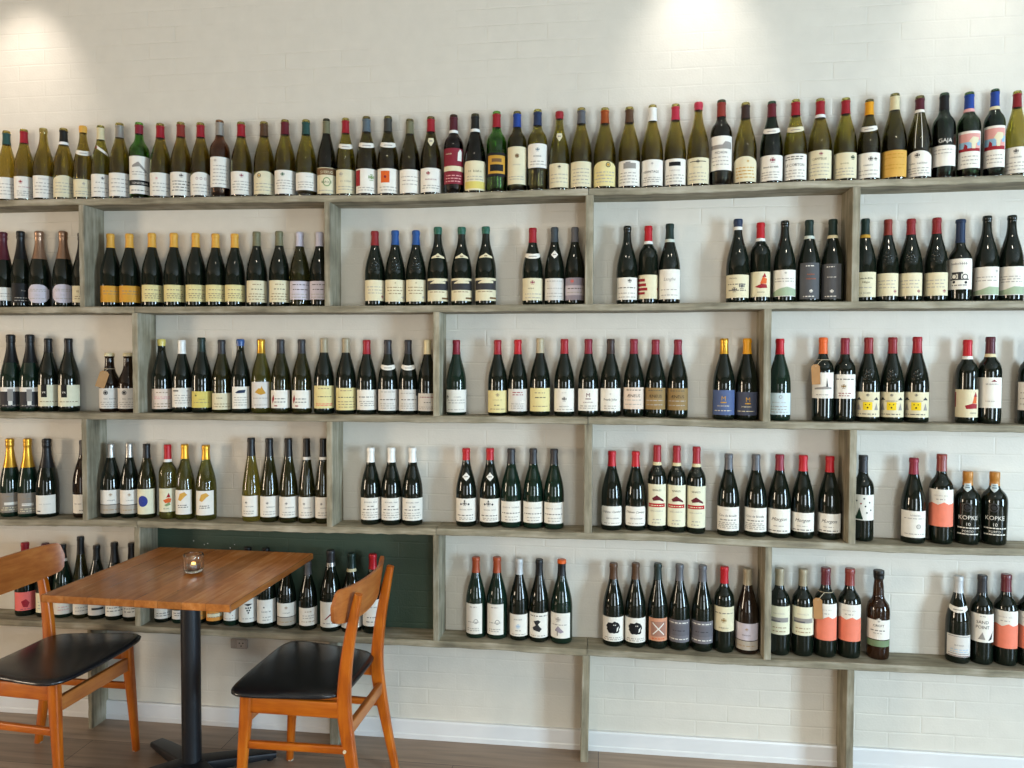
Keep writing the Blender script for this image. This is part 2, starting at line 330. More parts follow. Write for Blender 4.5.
for row, pcs in enumerate(PIECES):
    for x0, x1 in pcs:
        xs = [x0] + [x0 + (x1 - x0) * i / 40 for i in range(1, 40)] + [x1]; xm = (x0 + x1) / 2
        mb = MB(); rings = []
        for i, x in enumerate(xs):
            zt = shelf_z(row, min(max(x, x0 + .02), x1 - .02)); e = .0025; j = ragged(i); k = ragged(i + 9)
            # y, z section seen from +x
            rings.append([(x - xm, -D + e + j, zt), (x - xm, -D + j, zt - e), (x - xm, -D + j, zt - TH + e + k), (x - xm, -D + e + j, zt - TH + k), (x - xm, -.001, zt - TH), (x - xm, -.001, zt)])
        mb.tube(rings); o = mb.build('shelf_board', M_shelf, shelf, 25); o.location.x = xm
def upright(x0, w, ztop, zbot, depth=D, lean=0.0, name='upright'):
    zm = (ztop + zbot) / 2; mb = MB(); rings = []; n = 14; e = .002
    for i in range(n + 1):
        z = zbot + (ztop - zbot) * i / n; j = ragged(i); sh = lean * (z - ztop) / (ztop - zbot)
        rings.append([(w / 2 - e + sh, -depth + j, z - zm), (w / 2 + sh, -depth + e + j, z - zm), (w / 2 + sh, -.001, z - zm), (-w / 2 + sh, -.001, z - zm), (-w / 2 + sh, -depth + e + j, z - zm), (-w / 2 + e + sh, -depth + j, z - zm)])
    mb.tube(rings); o = mb.build(name, M_shelfz, shelf, 25); o.location = (x0 + w / 2, 0, zm)
for row, lst in enumerate([[(-2.136, .024), (-1.087, .024), (-.0625, .031), (.899, .027), (1.924, .026)], [(-1.906, .026), (-.649, .026), (.594, .028), (1.84, .028)], [(-2.137, .025), (-1.082, .025), (-.062, .031), (.9025, .026), (1.924, .026)], [(-1.908, .026), (-.649, .024), (.609, .026), (1.84, .028)]]):
    for x, w in lst:
        upright(x, w, shelf_z(row, x + .01) - TH + .0005, shelf_z(row + 1, x + .01) - .0005)
for x, w, dp, ln in ((-2.139, .018, .105, 0), (-1.081, .037, .105, 0), (-.0645, .030, .105, .006), (.911, .027, .112, 0), (1.915, .03, .105, 0)):
    upright(x, w, shelf_z(4, x + .01) - TH + .0005, 0.0, dp, ln, 'leg')

# ---------------------------------------------------------------- wall socket
so = tag(empty('wall_socket', (-1.5147, 0, .3552)), 'small grey-beige double wall socket just under the lowest shelf', 'socket')
M_sock = pri('socket_plastic', lin('#9a8d80'), .45); M_hole = pri('socket_hole', lin('#1b1715'), .6)
mb = MB(); mb.box((0, -.006, 0), (.074, .012, .042), .003); mb.build('cover_plate', M_sock, so)
mb = MB(); mb.box((.012, -.0125, 0), (.036, .003, .034), .001); mb.build('socket_insert', pri('socket_insert', lin('#a59a8e'), .4), so)
for x, z in ((.004, .005), (.020, .005), (.012, -.007)):
    mb = MB(); n = 12; mb.tube([[(x + r * math.cos(2 * PI * k / n), y, z + r * math.sin(2 * PI * k / n)) for k in range(n)] for y, r in ((-.0125, .003), (-.0144, .003))])
    mb.build('pin_hole', M_hole, so)
mb = MB(); mb.box((-.022, -.013, 0), (.016, .003, .03), .001); mb.build('rocker', M_sock, so)

# ---------------------------------------------------------------- cafe table
TX, TY, TZ = -1.468, -.4525, .79
tb = tag(empty('cafe_table', (TX, TY, 0), rad(-1.2)), 'square brown wooden cafe table on a black iron pedestal between two chairs', 'table')
mb = MB(); W2, D2, T2 = .331, .3165, .024
mb.box((0, 0, TZ - T2 / 2), (2 * W2, 2 * D2, T2), .002)
mb.build('table_top', M_table, tb, 25)
mb = MB(); lathe(mb, [(0, .03), (.0345, .03), (.0345, TZ - T2 - .004), (0, TZ - T2 - .004)], 32, 0, -.042, .066); mb.build('column', M_iron, tb, 30)
mb = MB(); lathe(mb, [(0, .02), (.058, .02), (.062, .026), (.062, .05), (.056, .058), (.04, .062), (0, .062)], 32, 0, -.042, .066); mb.build('collar', M_iron, tb, 30)
mb = MB(); mb.box((-.042, .066, TZ - T2 - .004), (.2, .2, .008), .001); mb.build('top_plate', M_iron, tb, 30)
for a in (33, 147, 213, 327):
    dx, dy = math.cos(rad(a)), math.sin(rad(a)); mb = MB(); L0 = .30
    path = [(-.042 + dx * s, .066 + dy * s, z) for s, z in ((.03, .040), (.12, .036), (.23, .029), (L0, .023))]
    bar(mb, path, [(.07, .046), (.066, .038), (.06, .028), (.052, .022)], Vector((-dy, dx, 0)), .006); ft = mb.build('foot', M_iron, tb, 40)
    mb = MB(); lathe(mb, [(0, 0), (.013, 0), (.014, .004), (.012, .014), (0, .014)], 16, 0, -.042 + dx * (L0 - .02), .066 + dy * (L0 - .02)); mb.build('glide', M_iron, ft, 30)

# tealight in a ribbed glass
cx, cy = -1.456, -.451
GLASS_LABEL = ('small ribbed clear glass holding a lit tealight on the wooden table', 'candle holder')
M_clear = pri('clear_glass', (1, 1, 1, 1), .03, 0, .5, Transmission_Weight=1.0, IOR=1.45)
mb = MB(); seg = 72
def ribbed(prof, inner=False):
    rings = []
    for r, z in prof:
        rings.append([((r + (0 if inner or z < .012 or z > .062 else .0012 * math.cos(12 * 2 * PI * k / seg))) * math.cos(2 * PI * k / seg), (r + (0 if inner or z < .012 or z > .062 else .0012 * math.cos(12 * 2 * PI * k / seg))) * math.sin(2 * PI * k / seg), z) for k in range(seg)])
    return rings
rings = ribbed([(.0001, 0), (.024, 0), (.029, .003), (.0335, .012), (.0345, .02), (.0345, .05), (.0335, .062), (.0325, .0655), (.0315, .0665)]) + ribbed([(.0305, .0655), (.0308, .06), (.031, .03), (.030, .014), (.026, .012), (.0001, .012)], True)
mb.grid(rings, 0, True); gh = mb.build('candle_glass', M_clear, None, 50); gh.location = (cx, cy, TZ); tag(gh, *GLASS_LABEL)
tl = tag(empty('tealight', (cx, cy, TZ + .0122)), 'lit tealight candle burning inside the ribbed glass', 'candle')
mb = MB(); lathe(mb, [(0, 0), (.019, 0), (.0195, .001), (.0195, .016), (.019, .0165), (.0188, .012), (0, .012)], 28); mb.build('metal_cup', pri('tealight_tin', lin('#b9b7b2'), .3, .9), tl, 30)
mb = MB(); lathe(mb, [(0, .0121), (.0186, .0121), (.018, .0135), (0, .013)], 28); mb.build('wax', pri('candle_wax', lin('#e6d9bd'), .4, Subsurface_Weight=.3), tl, 30)
mb = MB(); lathe(mb, [(0, .013), (.0006, .013), (.0006, .019), (0, .019)], 8); mb.build('wick', pri('wick', lin('#1c1612'), .8), tl, 30)
fl = pri('flame', (1, .55, .15, 1), .5); fb = fl.node_tree.nodes['Principled BSDF']; fb.inputs['Emission Color'].default_value = (1, .55, .16, 1); fb.inputs['Emission Strength'].default_value = 4
mb = MB(); lathe(mb, [(0, .0145), (.0026, .016), (.0032, .018), (.0024, .0212), (.001, .024), (0, .0255)], 14); mb.build('flame', fl, tl, 60)

# ---------------------------------------------------------------- chairs (local +x is the front)
def chair(name, loc, rz, label):
    t = tag(empty(name, loc, rz), label, 'chair', 'teak dining chairs at the cafe table')
    Y = Vector((0, 1, 0))
    # rear posts, one sweep each from floor to backrest
    for s in (-1, 1):
        pts = smoothpath([(-.245, s * .180, 0, .026, .026), (-.212, s * .174, .17, .028, .034), (-.184, s * .169, .33, .028, .046), (-.176, s * .168, .43, .028, .046), (-.186, s * .170, .56, .028, .040), (-.208, s * .170, .69, .027, .034), (-.228, s * .170, .785, .025, .026)], 5)
        mb = MB(); bar(mb, [p[:3] for p in pts], [(p[3], p[4]) for p in pts], Y, .008); leg = mb.build('rear_leg', M_teak, t, 50)
        mb = MB(); n = 12; mb.tube([[(-.184 + .0055 * math.cos(2 * PI * k / n), s * yy, .262 + .0055 * math.sin(2 * PI * k / n)) for k in range(n)] for yy in (.1805, .1895)]); mb.build('plug', M_plug, leg, 0)
        mb = MB(); lathe(mb, [(0, 0), (.013, 0), (.013, .004), (0, .004)], 14, 0, -.243, s * .180); mb.build('glide', M_felt, leg, 30)
        pts = smoothpath([(.188, s * .194, 0, .024, .024), (.175, s * .190, .2, .028, .032), (.164, s * .185, .36, .03, .04), (.161, s * .184, .432, .03, .04)], 5)
        mb = MB(); bar(mb, [p[:3] for p in pts], [(p[3], p[4]) for p in pts], Y, .008); leg = mb.build('front_leg', M_teak, t, 50)
        mb = MB(); lathe(mb, [(0, 0), (.0125, 0), (.0125, .004), (0, .004)], 14, 0, .186, s * .194); mb.build('glide', M_felt, leg, 30)
        mb = MB(); bar(mb, [(-.172, s * .170, .394), (.160, s * .183, .398)], (.02, .054), Y, .004); mb.build('side_rail', M_teakx, t, 40)
        mb = MB(); bar(mb, [(-.195, s * .174, .262), (.170, s * .187, .262)], (.018, .026), Y, .005); mb.build('stretcher', M_teakx, t, 40)
    Xv = Vector((1, 0, 0))
    mb = MB(); bar(mb, [(.166, -.17, .354), (.166, .17, .354)], (.02, .052), Xv, .004); mb.build('front_rail', M_teaky, t, 40)
    mb = MB(); bar(mb, [(-.19, -.165, .325), (-.19, .165, .325)], (.02, .042), Xv, .004); mb.build('rear_rail', M_teaky, t, 40)
    # seat: upholstered rounded trapezoid, dished, front edge lifted
    mb = MB(); rings = []; n = 64
    def outline(k, sc):
        a = 2 * PI * k / n; ca, sa = math.cos(a), math.sin(a); p = 7.0
        rr = (abs(ca) ** p + abs(sa) ** p) ** (-1 / p); u, v = rr * ca * sc, rr * sa * sc   # superellipse
        hw = .220 + .030 * u - .004 * u * u
        return (.024 + .200 * u - .010 * v * v * (1 if u > 0 else 0), hw * v)
    def top(x, y): return .453 + .10 * (y * y) + .16 * max(0, x - .05) ** 1.5 * .35 - .10 * max(0, .02 - x) * .12
    for sc, dz in ((.02, .0), (.25, 0), (.5, 0), (.75, 0), (.9, -.001), (.965, -.003), (.99, -.008), (1.0, -.013), (.99, -.018), (.96, -.021), (.6, -.022), (.02, -.022)):
        ring = []
        for k in range(n):
            x, y = outline(k, sc); ring.append((x, y, top(x, y) + dz + .006 * (1 - sc * sc if dz > -.012 else 0)))
        rings.append(ring)
    mb.tube(rings); mb.build('seat', M_vinyl, t, 60)
    # bent plywood backrest
    mb = MB(); NS, NT = 36, 10
    def back(s, q, side):
        hh = .066 - .013 * abs(s) ** 2.4
        cr = (1 - max(0, abs(s) - .86) / .14) if abs(s) > .86 else 1
        hh *= math.sqrt(max(0.0, 1 - (1 - cr) ** 2)) * .92 + .08 if abs(s) > .86 else 1
        z = .742 + .016 * s * s + q * hh
        y = .232 * math.sin(s * 1.12) / math.sin(1.12)
        x = -.207 - .16 * (z - .742) + .048 * s * s + side * .0055
        return (x, y, z)
    fr = [[back(-1 + 2 * i / NS, -1 + 2 * j / NT, 1) for j in range(NT + 1)] for i in range(NS + 1)]
    bk = [[back(-1 + 2 * i / NS, -1 + 2 * j / NT, -1) for j in range(NT + 1)] for i in range(NS + 1)]
    mb.tube([f + list(reversed(b)) for f, b in zip(fr, bk)]); mb.build('backrest', M_teaky, t, 50)
    return t
chair('dining_chair', (-1.012, -.428, 0), rad(178.5), 'teak chair with black vinyl seat, its backrest against the dark green wall')
chair('dining_chair', (-2.028, -.425, 0), rad(-3), 'teak chair with black vinyl seat, cut off by the left picture edge')

# ---------------------------------------------------------------- bottles
def prof_bur():
    return [(0, .004), (.022, .003), (.034, 0), (.0385, .002), (.0405, .008), (.041, .02), (.041, .122), (.0402, .138), (.0385, .153), (.0352, .170), (.0308, .187), (.0258, .204), (.0212, .219), (.0178, .233), (.0156, .247), (.0147, .258), (.0144, .272), (.0144, .279), (.0155, .280), (.0157, .287), (.0150, .293), (.0135, .295), (0, .295)]
PROF = dict(bur=prof_bur(),
    bor=[(0, .004), (.022, .003), (.033, 0), (.0365, .003), (.0378, .01), (.0382, .03), (.0382, .178), (.0376, .188), (.0355, .199), (.0315, .209), (.0262, .2165), (.0215, .223), (.0180, .231), (.0160, .241), (.0150, .255), (.0145, .276), (.0145, .283), (.0156, .284), (.0157, .292), (.0150, .298), (.0135, .300), (0, .300)],
    cha=[(0, .004), (.026, .003), (.037, 0), (.0425, .003), (.0438, .012), (.044, .03), (.044, .115), (.0432, .132), (.0412, .149), (.0378, .167), (.0332, .186), (.0284, .204), (.0240, .222), (.0205, .239), (.0180, .254), (.0163, .270), (.0155, .283), (.0160, .286), (.0172, .290), (.0172, .298), (.0163, .301), (.0176, .306), (.0178, .312), (.0165, .317), (.012, .3195), (0, .320)],
    als=[(0, .004), (.022, .003), (.033, 0), (.0365, .003), (.038, .01), (.0385, .03), (.0385, .110), (.0378, .128), (.0358, .148), (.0326, .170), (.0288, .193), (.0248, .216), (.0210, .238), (.0180, .258), (.0160, .276), (.0150, .294), (.0146, .310), (.0146, .318), (.0156, .319), (.0157, .327), (.0150, .333), (.0135, .335), (0, .335)],
    vir=[(0, .004), (.024, .003), (.036, 0), (.0395, .003), (.0415, .012), (.042, .03), (.0428, .140), (.0424, .152), (.0405, .163), (.0365, .174), (.0305, .184), (.0242, .193), (.0195, .203), (.0172, .215), (.0160, .235), (.0155, .270), (.0155, .287), (.0178, .288), (.0180, .295), (.0168, .2985), (.0150, .300), (0, .300)],
    half=[(0, .004), (.022, .003), (.034, 0), (.0375, .003), (.039, .01), (.0394, .03), (.0394, .098), (.0385, .110), (.0362, .122), (.0325, .134), (.0280, .145), (.0236, .155), (.0200, .166), (.0178, .179), (.0168, .195), (.0166, .208), (.0166, .212), (.0182, .213), (.0186, .219), (.0175, .226), (.015, .229), (0, .229)],
    port=[(0, .004), (.024, .003), (.037, 0), (.041, .003), (.0425, .012), (.0440, .06), (.0455, .140), (.0458, .152), (.0450, .164), (.0420, .176), (.0365, .186), (.0295, .194), (.0230, .201), (.0190, .208), (.0172, .217), (.0165, .227), (.0162, .236), (.0170, .238), (.0172, .250), (.0172, .261), (.0160, .264), (0, .264)],
    sher=[(0, .004), (.022, .003), (.034, 0), (.0372, .003), (.0385, .012), (.039, .03), (.0396, .150), (.0394, .165), (.0382, .177), (.0350, .188), (.0300, .196), (.0245, .203), (.0205, .211), (.0188, .222), (.0185, .236), (.0172, .252), (.0156, .266), (.0150, .274), (.0168, .275), (.0175, .281), (.0170, .287), (.0178, .288), (.0182, .302), (.0172, .305), (0, .305)])
def rz(prof, z):
    for (ra, za), (rb, zb) in zip(prof[2:], prof[3:]):
        if za <= z <= zb and zb > za: return ra + (rb - ra) * (z - za) / (zb - za)
    return prof[-2][0]
class Wrap:
    """puts flat (arc metres, height) drawings on a bottle's skin; arc 0 is the front"""
    def __init__(s, prof, off, rot=0.0): s.p = prof; s.off = off; s.rot = rot; s.mb = MB(); s.mats = []
    def mi(s, m):
        if m not in s.mats: s.mats.append(m)
        return s.mats.index(m)
    def pt(s, a, z, rr, off):
        r = rz(s.p, z); t = a / rr + s.rot
        return ((r + off) * math.sin(t), -(r + off) * math.cos(t), z)
    def rect(s, a0, a1, z0, z1, m, off=None, step=.004, edge=None):
        off = s.off if off is None else off; rr = rz(s.p, (z0 + z1) / 2); k = s.mi(m)
        nx = max(1, math.ceil((a1 - a0) / step)); nz = max(1, math.ceil((z1 - z0) / .02))
        rows = []
        for j in range(nz + 1):
            row = []
            for i in range(nx + 1):
                u = -1 + 2 * i / nx; zz0, zz1 = (z0, z1) if edge is None else edge(u)
                row.append(s.pt(a0 + (a1 - a0) * i / nx, zz0 + (zz1 - zz0) * j / nz, rr, off))
            rows.append(row)
        s.mb.grid(rows, k)
    def poly(s, pts, m, off=None):
        off = s.off if off is None else off; k = s.mi(m); rr = rz(s.p, sum(p[1] for p in pts) / len(pts))
        fine = []
        for p, q in zip(pts, pts[1:] + pts[:1]):
            n = max(1, math.ceil(math.hypot(p[0] - q[0], p[1] - q[1]) / .005))
            fine += [(p[0] + (q[0] - p[0]) * i / n, p[1] + (q[1] - p[1]) * i / n) for i in range(n)]
        cx = sum(p[0] for p in fine) / len(fine); cy = sum(p[1] for p in fine) / len(fine)
        R = max(math.hypot(p[0] - cx, p[1] - cy) for p in fine); nr = max(1, math.ceil(R / .005))
        rows = [[s.pt(cx + (x - cx) * f, cy + (y - cy) * f, rr, off) for x, y in fine] for f in [max(i / nr, .01) for i in range(nr + 1)]]
        s.mb.grid(rows, k, True)
    def disc(s, a, z, r, m, off=None, hole=0.0):
        off = s.off if off is None else off; k = s.mi(m); rr = rz(s.p, z); n = max(10, int(r * 1500)); nr = max(1, math.ceil((r - hole) / .005))
        rows = []
        for i in range(nr + 1):
            f = max(hole + (r - hole) * i / nr, r * .02); rows.append([s.pt(a + f * math.cos(2 * PI * j / n), z + f * math.sin(2 * PI * j / n), rr, off) for j in range(n)])
        s.mb.grid(rows, k, True)
    def text(s, st, a, z, size, m, shear=0.0, off=None):
        off = s.off if off is None else off; vs, fs = glyphs(st, shear); k = s.mi(m); b = len(s.mb.v); rr = rz(s.p, z)
        s.mb.v += [s.pt(a + x * size, z + y * size, rr, off) for x, y in vs]
        s.mb.f += [tuple(b + i for i in f) for f in fs]; s.mb.mi += [k] * len(fs)
    def done(s, name, parent):
        return s.mb.build(name, s.mats, parent, 60)
    def blocks(s, name, parent, gap=.011):
        """one mesh for each block of print, where bare paper lies between the blocks"""
        def key(f, ax): v = [ax(s.mb.v[i]) for i in f]; return min(v), max(v)
        parts = [list(range(len(s.mb.f)))]
        for ax in (lambda p: p[2], lambda p: p[0]):
            out = []
            for part in parts:
                iv = sorted((key(s.mb.f[i], ax), i) for i in part); cur, end = [], None
                for (lo, hi), i in iv:
                    if end is not None and lo - end > gap: out.append(cur); cur = []; end = hi
                    cur.append(i); end = hi if end is None else max(end, hi)
                out.append(cur)
            parts = out
        for part in parts:
            mb = MB(); ids = {}; used = sorted({s.mb.mi[i] for i in part})
            for i in part:
                mb.f.append(tuple(ids.setdefault(k, len(ids)) for k in s.mb.f[i])); mb.mi.append(used.index(s.mb.mi[i]))
            mb.v = [s.mb.v[k] for k in ids]
            mb.build(name, [s.mats[k] for k in used], parent, 60)
_gl = {}
def glyphs(st, shear):
    key = (st, shear)
    if key not in _gl:
        cu = bpy.data.curves.new('lettering', 'FONT'); cu.body = st; cu.align_x = 'CENTER'; cu.size = 1.0; cu.resolution_u = 2; cu.shear = shear
        ob = bpy.data.objects.new('lettering', cu); me = ob.to_mesh()
        _gl[key] = ([(v.co.x, v.co.y) for v in me.vertices], [tuple(p.vertices) for p in me.polygons])
        ob.to_mesh_clear(); bpy.data.objects.remove(ob); bpy.data.curves.remove(cu)
    return _gl[key]
READ = {'SAND', 'Langhe', 'Château Cambon', 'PICHON', 'CAPITELLE', 'POINT', 'LE CORTON', 'Côtes du Rhône', 'Villages', 'BAROLO', 'Frank John', 'TONDONIA', 'RINALDI', 'Morgon', 'Côte de Brouilly', 'CROFT', 'GAJA', 'HERMITAGE', 'N', 'V4', 'ÆNEUS', 'M', 'STERNO'}
def scribble(w, st, a, z, size, m, rnd, off):
    """writing too small to read in the photo: stroke marks the size of its letters"""
    adv = size * .62; x = a - adv * len(st) / 2; h = size * .7
    for ch in st:
        if ch != ' ':
            s_ = adv * .2; k = rnd.random(); wd = adv * rnd.uniform(.55, .8)
            w.rect(x, x + s_, z, z + h * (1 if ch.isupper() else rnd.choice((.7, 1))), m, off)
            if k < .6: w.rect(x + wd - s_, x + wd, z, z + h * .7, m, off)
            if k > .25: w.rect(x, x + wd, z + h * .28, z + h * .45, m, off)
        x += adv
def crest(w, a, z, s, m, off):
    w.disc(a, z, s * .55, m, off); w.rect(a - s, a - s * .62, z - s * .4, z + s * .5, m, off); w.rect(a + s * .62, a + s, z - s * .4, z + s * .5, m, off)
    w.rect(a - s * .45, a + s * .45, z + s * .62, z + s * .9, m, off); w.rect(a - s * .7, a + s * .7, z - s * .95, z - s * .75, m, off)
DEFZ = dict(bur=(.013, .1), bor=(.02, .15), cha=(.018, .1), als=(.018, .1), vir=(.04, .15), half=(.014, .09), port=(.02, .1), sher=(.07, .14))
LABELCACHE = {}
def make_label(typ, spec, root):
    key = (typ, spec)
    if key in LABELCACHE:
        for par, src in LABELCACHE[key]:
            o = src.copy(); C.objects.link(o); o.parent = root
            for ch in src.children:
                c2 = ch.copy(); C.objects.link(c2); c2.parent = o
        return
    prof = PROF[typ]; tok = spec.split('|'); col = tok[0]; z0, z1 = DEFZ[typ]; wdeg, rot, shape = 73.0, 0.0, 'rect'; ops = []
    for t in tok[1:]:
        if t.startswith('z='): z0, z1 = map(float, t[2:].split(','))
        elif t.startswith('w='): wdeg = float(t[2:])
        elif t.startswith('r='): rot = float(t[2:])
        elif t in ('arch', 'oval', 'round'): shape = t
        else: ops.append(t)
    R = rz(prof, (z0 + z1) / 2); half = rad(wdeg) * R; h = z1 - z0; rnd = random.Random(zlib.crc32(spec.encode()))
    if shape == 'arch': edge = lambda u: (z0, z1 - h * .20 * abs(u) ** 2.2)
    elif shape == 'oval': edge = lambda u: ((z0 + z1) / 2 - h / 2 * max(.25, (1 - abs(u) ** 2.6)) ** .5, (z0 + z1) / 2 + h / 2 * max(.25, (1 - abs(u) ** 2.6)) ** .5)
    elif shape == 'round': edge = lambda u: (z0 + h * .12 * max(0, abs(u) - .8) ** 2 * 25, z1 - h * .12 * max(0, abs(u) - .8) ** 2 * 25)
    else: edge = lambda u: (z0, z1)
    w = Wrap(prof, .0005, rad(rot)); w.rect(-half, half, z0, z1, paper(col), edge=edge, step=.0035); lab = w.done('label', root)
    w = Wrap(prof, .0008, rad(rot)); off = .0008
    U = lambda u: float(u) * half
    V = lambda v: z0 + float(v) * h
    for t in ops:
        a = t.split(','); k = a[0][0]; off += .00006
        if k == 'L':
            n = int(a[0][1:]); v0, v1 = float(a[1]), float(a[2]); cl = a[3] if len(a) > 3 else 'grey'; wf = float(a[4]) if len(a) > 4 else .75
            for i in range(n):
                hh = (v1 - v0) / (2 * n - 1) if n > 1 else (v1 - v0); vb = v1 - hh * (2 * i + 1)
                hh = min(hh * h, .0032) / h; x = -wf * rnd.uniform(.75, 1); xe = wf * rnd.uniform(.75, 1)
                while x < xe - .05:
                    ln = rnd.uniform(.08, .3); w.rect(U(x), U(min(x + ln, xe)), V(vb), V(vb + hh), ink(cl, True), off); x += ln + rnd.uniform(.05, .09)
        elif k == 'T':
            st, u, v, sz, cl = a[1], a[2], a[3], float(a[4]) / 1000, a[5]; sh = float(a[6]) if len(a) > 6 else 0
            sz *= 1.15
            if st in READ:
                vs, _ = glyphs(st, sh); ww = max(p[0] for p in vs) - min(p[0] for p in vs); sz = min(sz, 1.85 * half / ww); w.text(st, U(u), V(v), sz, ink(cl), sh, off)
            else: scribble(w, st, U(u), V(v), min(sz * .8, 1.6 * half / (.62 * len(st))), ink(cl, sz < .0115), rnd, off)
        elif k == 'B': w.rect(U(a[1]), U(a[2]), V(a[3]), V(a[4]), paper(a[5]) if abs(float(a[2]) - float(a[1])) > 1.3 else ink(a[5]), off)
        elif k == 'D': w.disc(U(a[1]), V(a[2]), float(a[3]) / 1000, ink(a[4]), off)
        elif k == 'O': w.disc(U(a[1]), V(a[2]), float(a[3]) / 1000, ink(a[4]), off, float(a[3]) * .00072)
        elif k == 'C': crest(w, U(a[1]), V(a[2]), float(a[3]) / 1000, ink(a[4], True), off)
        elif k == 'P': w.poly([(U(p.split(':')[0]), V(p.split(':')[1])) for p in a[2:]], ink(a[1]), off)
    if w.mats: w.blocks('lettering', lab)
    LABELCACHE[key] = [(None, lab)]
CAPLEN = dict(bur=.056, bor=.058, cha=.1, als=.072, vir=.085, half=.02, port=.05, sher=.03)
BODY, CAPS = {}, {}
def shell(prof, z0, off):
    """the bottle's own outline from z0 up, grown by off: a capsule that hugs the neck"""
    H = prof[-1][1]; pts = [(rz(prof, z0) + .0001, z0), (rz(prof, z0) + off, z0)]
    pts += [(r + off, z + (off if z > H - .008 else 0)) for r, z in prof[2:] if z > z0 + .001 and r > 0]
    pts.append((0, H + off)); return pts
def make_cap(typ, spec, root, cut=False):
    prof = PROF[typ]; H = prof[-1][1]; base, band = (spec.split('+') + [''])[:2]; mod = ''
    if base.startswith(('wax:', 'waxlow:', 'waxlong:')): mod, base = base.split(':')
    elif ':' in base: base, mod = base.split(':')
    ln = CAPLEN[typ]; off = .0006
    if base.startswith('long'):
        col = base[4:].rstrip('2'); col = 'rosegold' if col == 'copper' else col; ln = {'cha': .118, 'vir': .085}.get(typ, .075)
        if col == 'dark': col = 'winedark'
    else: col = base
    col = {'yellow': 'yellowcap', 'grey': 'capgrey', 'brown': 'capbrown', 'green': 'capgreen', 'blue': 'capblue', 'slategrey': 'capslate', 'slate': 'capslate', 'bluegrey': 'capbluegrey', 'taupe': 'olivegrey', 'white': 'whitecap', 'cream': 'creamcap'}.get(col, col)
    if mod == 'wax': ln, off = .026, .0012
    if mod == 'waxlow': ln, off = .012, .0012
    if mod == 'waxlong': ln, off = .056, .0013
    if mod == 'short': ln = .044
    if typ == 'sher': ln = .0305
    nm = 'wax_seal' if mod.startswith('wax') else ('foil' if typ == 'cha' else ('stopper' if typ == 'sher' else 'capsule'))
    out = []
    def part(name, pr, mat):
        key = (typ, name, spec, cut)
        if key not in CAPS:
            mb = MB(); lathe(mb, pr, 28); o = mb.build(name, mat, None, 40); CAPS[key] = o.data; o.parent = root
        else: o = link(name, CAPS[key], root)
    if col != 'none':
        m = waxmat(col) if mod.startswith('wax') else capmat(col)
        sh = shell(prof, H - ln, off)
        if cut and mod not in ('wax', 'waxlong'):
            zc = H - .0105; sh = [p for p in sh if p[1] < zc - .001] + [(rz(prof, zc) + off, zc), (rz(prof, zc) + .0001, zc)]
        part(nm, sh, m)
    if band:
        bc = {'white': 'whitecap', 'cream': 'creamcap'}.get(band, band)
        zb = H - ln - .0005; part('neck_band', [(rz(prof, z) + o2, z) for z, o2 in ((zb - .011, .0001), (zb - .011, .0005), (zb - .006, .0005), (zb, .0005), (zb, .0001))], ink(bc))
    if mod == 'orangetop': part('cap_disc', [(.0162, H - .012), (.0168, H - .012), (.0168, H + .0002), (.0150, H + .0012), (0, H + .0012)], capmat('orange'))
    if mod == 'silverbase':
        zb = H - ln; part('neck_band', [(rz(prof, z) + o2, z) for z, o2 in ((zb - .002, .0001), (zb - .002, .001), (zb + .012, .001), (zb + .012, .0001))], capmat('silver'))
def neck_label(typ, spec, root):
    prof = PROF[typ]; col, kind = spec.split(':'); p = paper(col)
    w = Wrap(prof, .0007)
    if kind == 'band':
        R = rz(prof, .185); half = 1.25 * R
        w.rect(-half, half, .176, .196, p, edge=lambda u: (.175 + .012 * u * u, .1935 + .005 * abs(u)), step=.003)
        w.rect(-half * .4, half * .4, .183, .186, ink('grey'), .0009)
    elif kind == 'shield': w.poly([(-.011, .212), (-.012, .2), (0, .180), (.012, .2), (.011, .212)], p); w.rect(-.006, .006, .198, .203, ink('grey'), .0009)
    elif kind == 'vee': w.poly([(-.026, .176), (-.026, .182), (-.008, .19), (0, .196), (.008, .19), (.026, .182), (.026, .176), (0, .179)], p); w.rect(-.006, .006, .182, .186, ink('brown'), .0009)
    elif kind == 'diamond': w.poly([(-.015, .19), (0, .206), (.015, .19), (0, .174)], p); w.rect(-.007, .007, .188, .192, ink('grey'), .0009)
    elif kind == 'slant': w.poly([(-.026, .206), (-.020, .214), (.030, .184), (.026, .174)], p); w.disc(-.02, .206, .005, ink('wine'), .0009)
    elif kind == 'wire':
        for a0 in (-.5, .42):
            rows = [[w.pt((a0 * .6 + d) * rz(prof, z), z, rz(prof, z), .0008) for d in (-.028, .028)] for z in (.245, .225, .205, .185, .165, .145, .125, .11)]
            w.mb.grid(rows, w.mi(p))
        w.rect(-.02, .02, .236, .246, p)
    w.done('neck_label', root)
TAGM = noise_tint(pri('kraft_paper', lin(HEX['kraft']), .8), 40, .15)
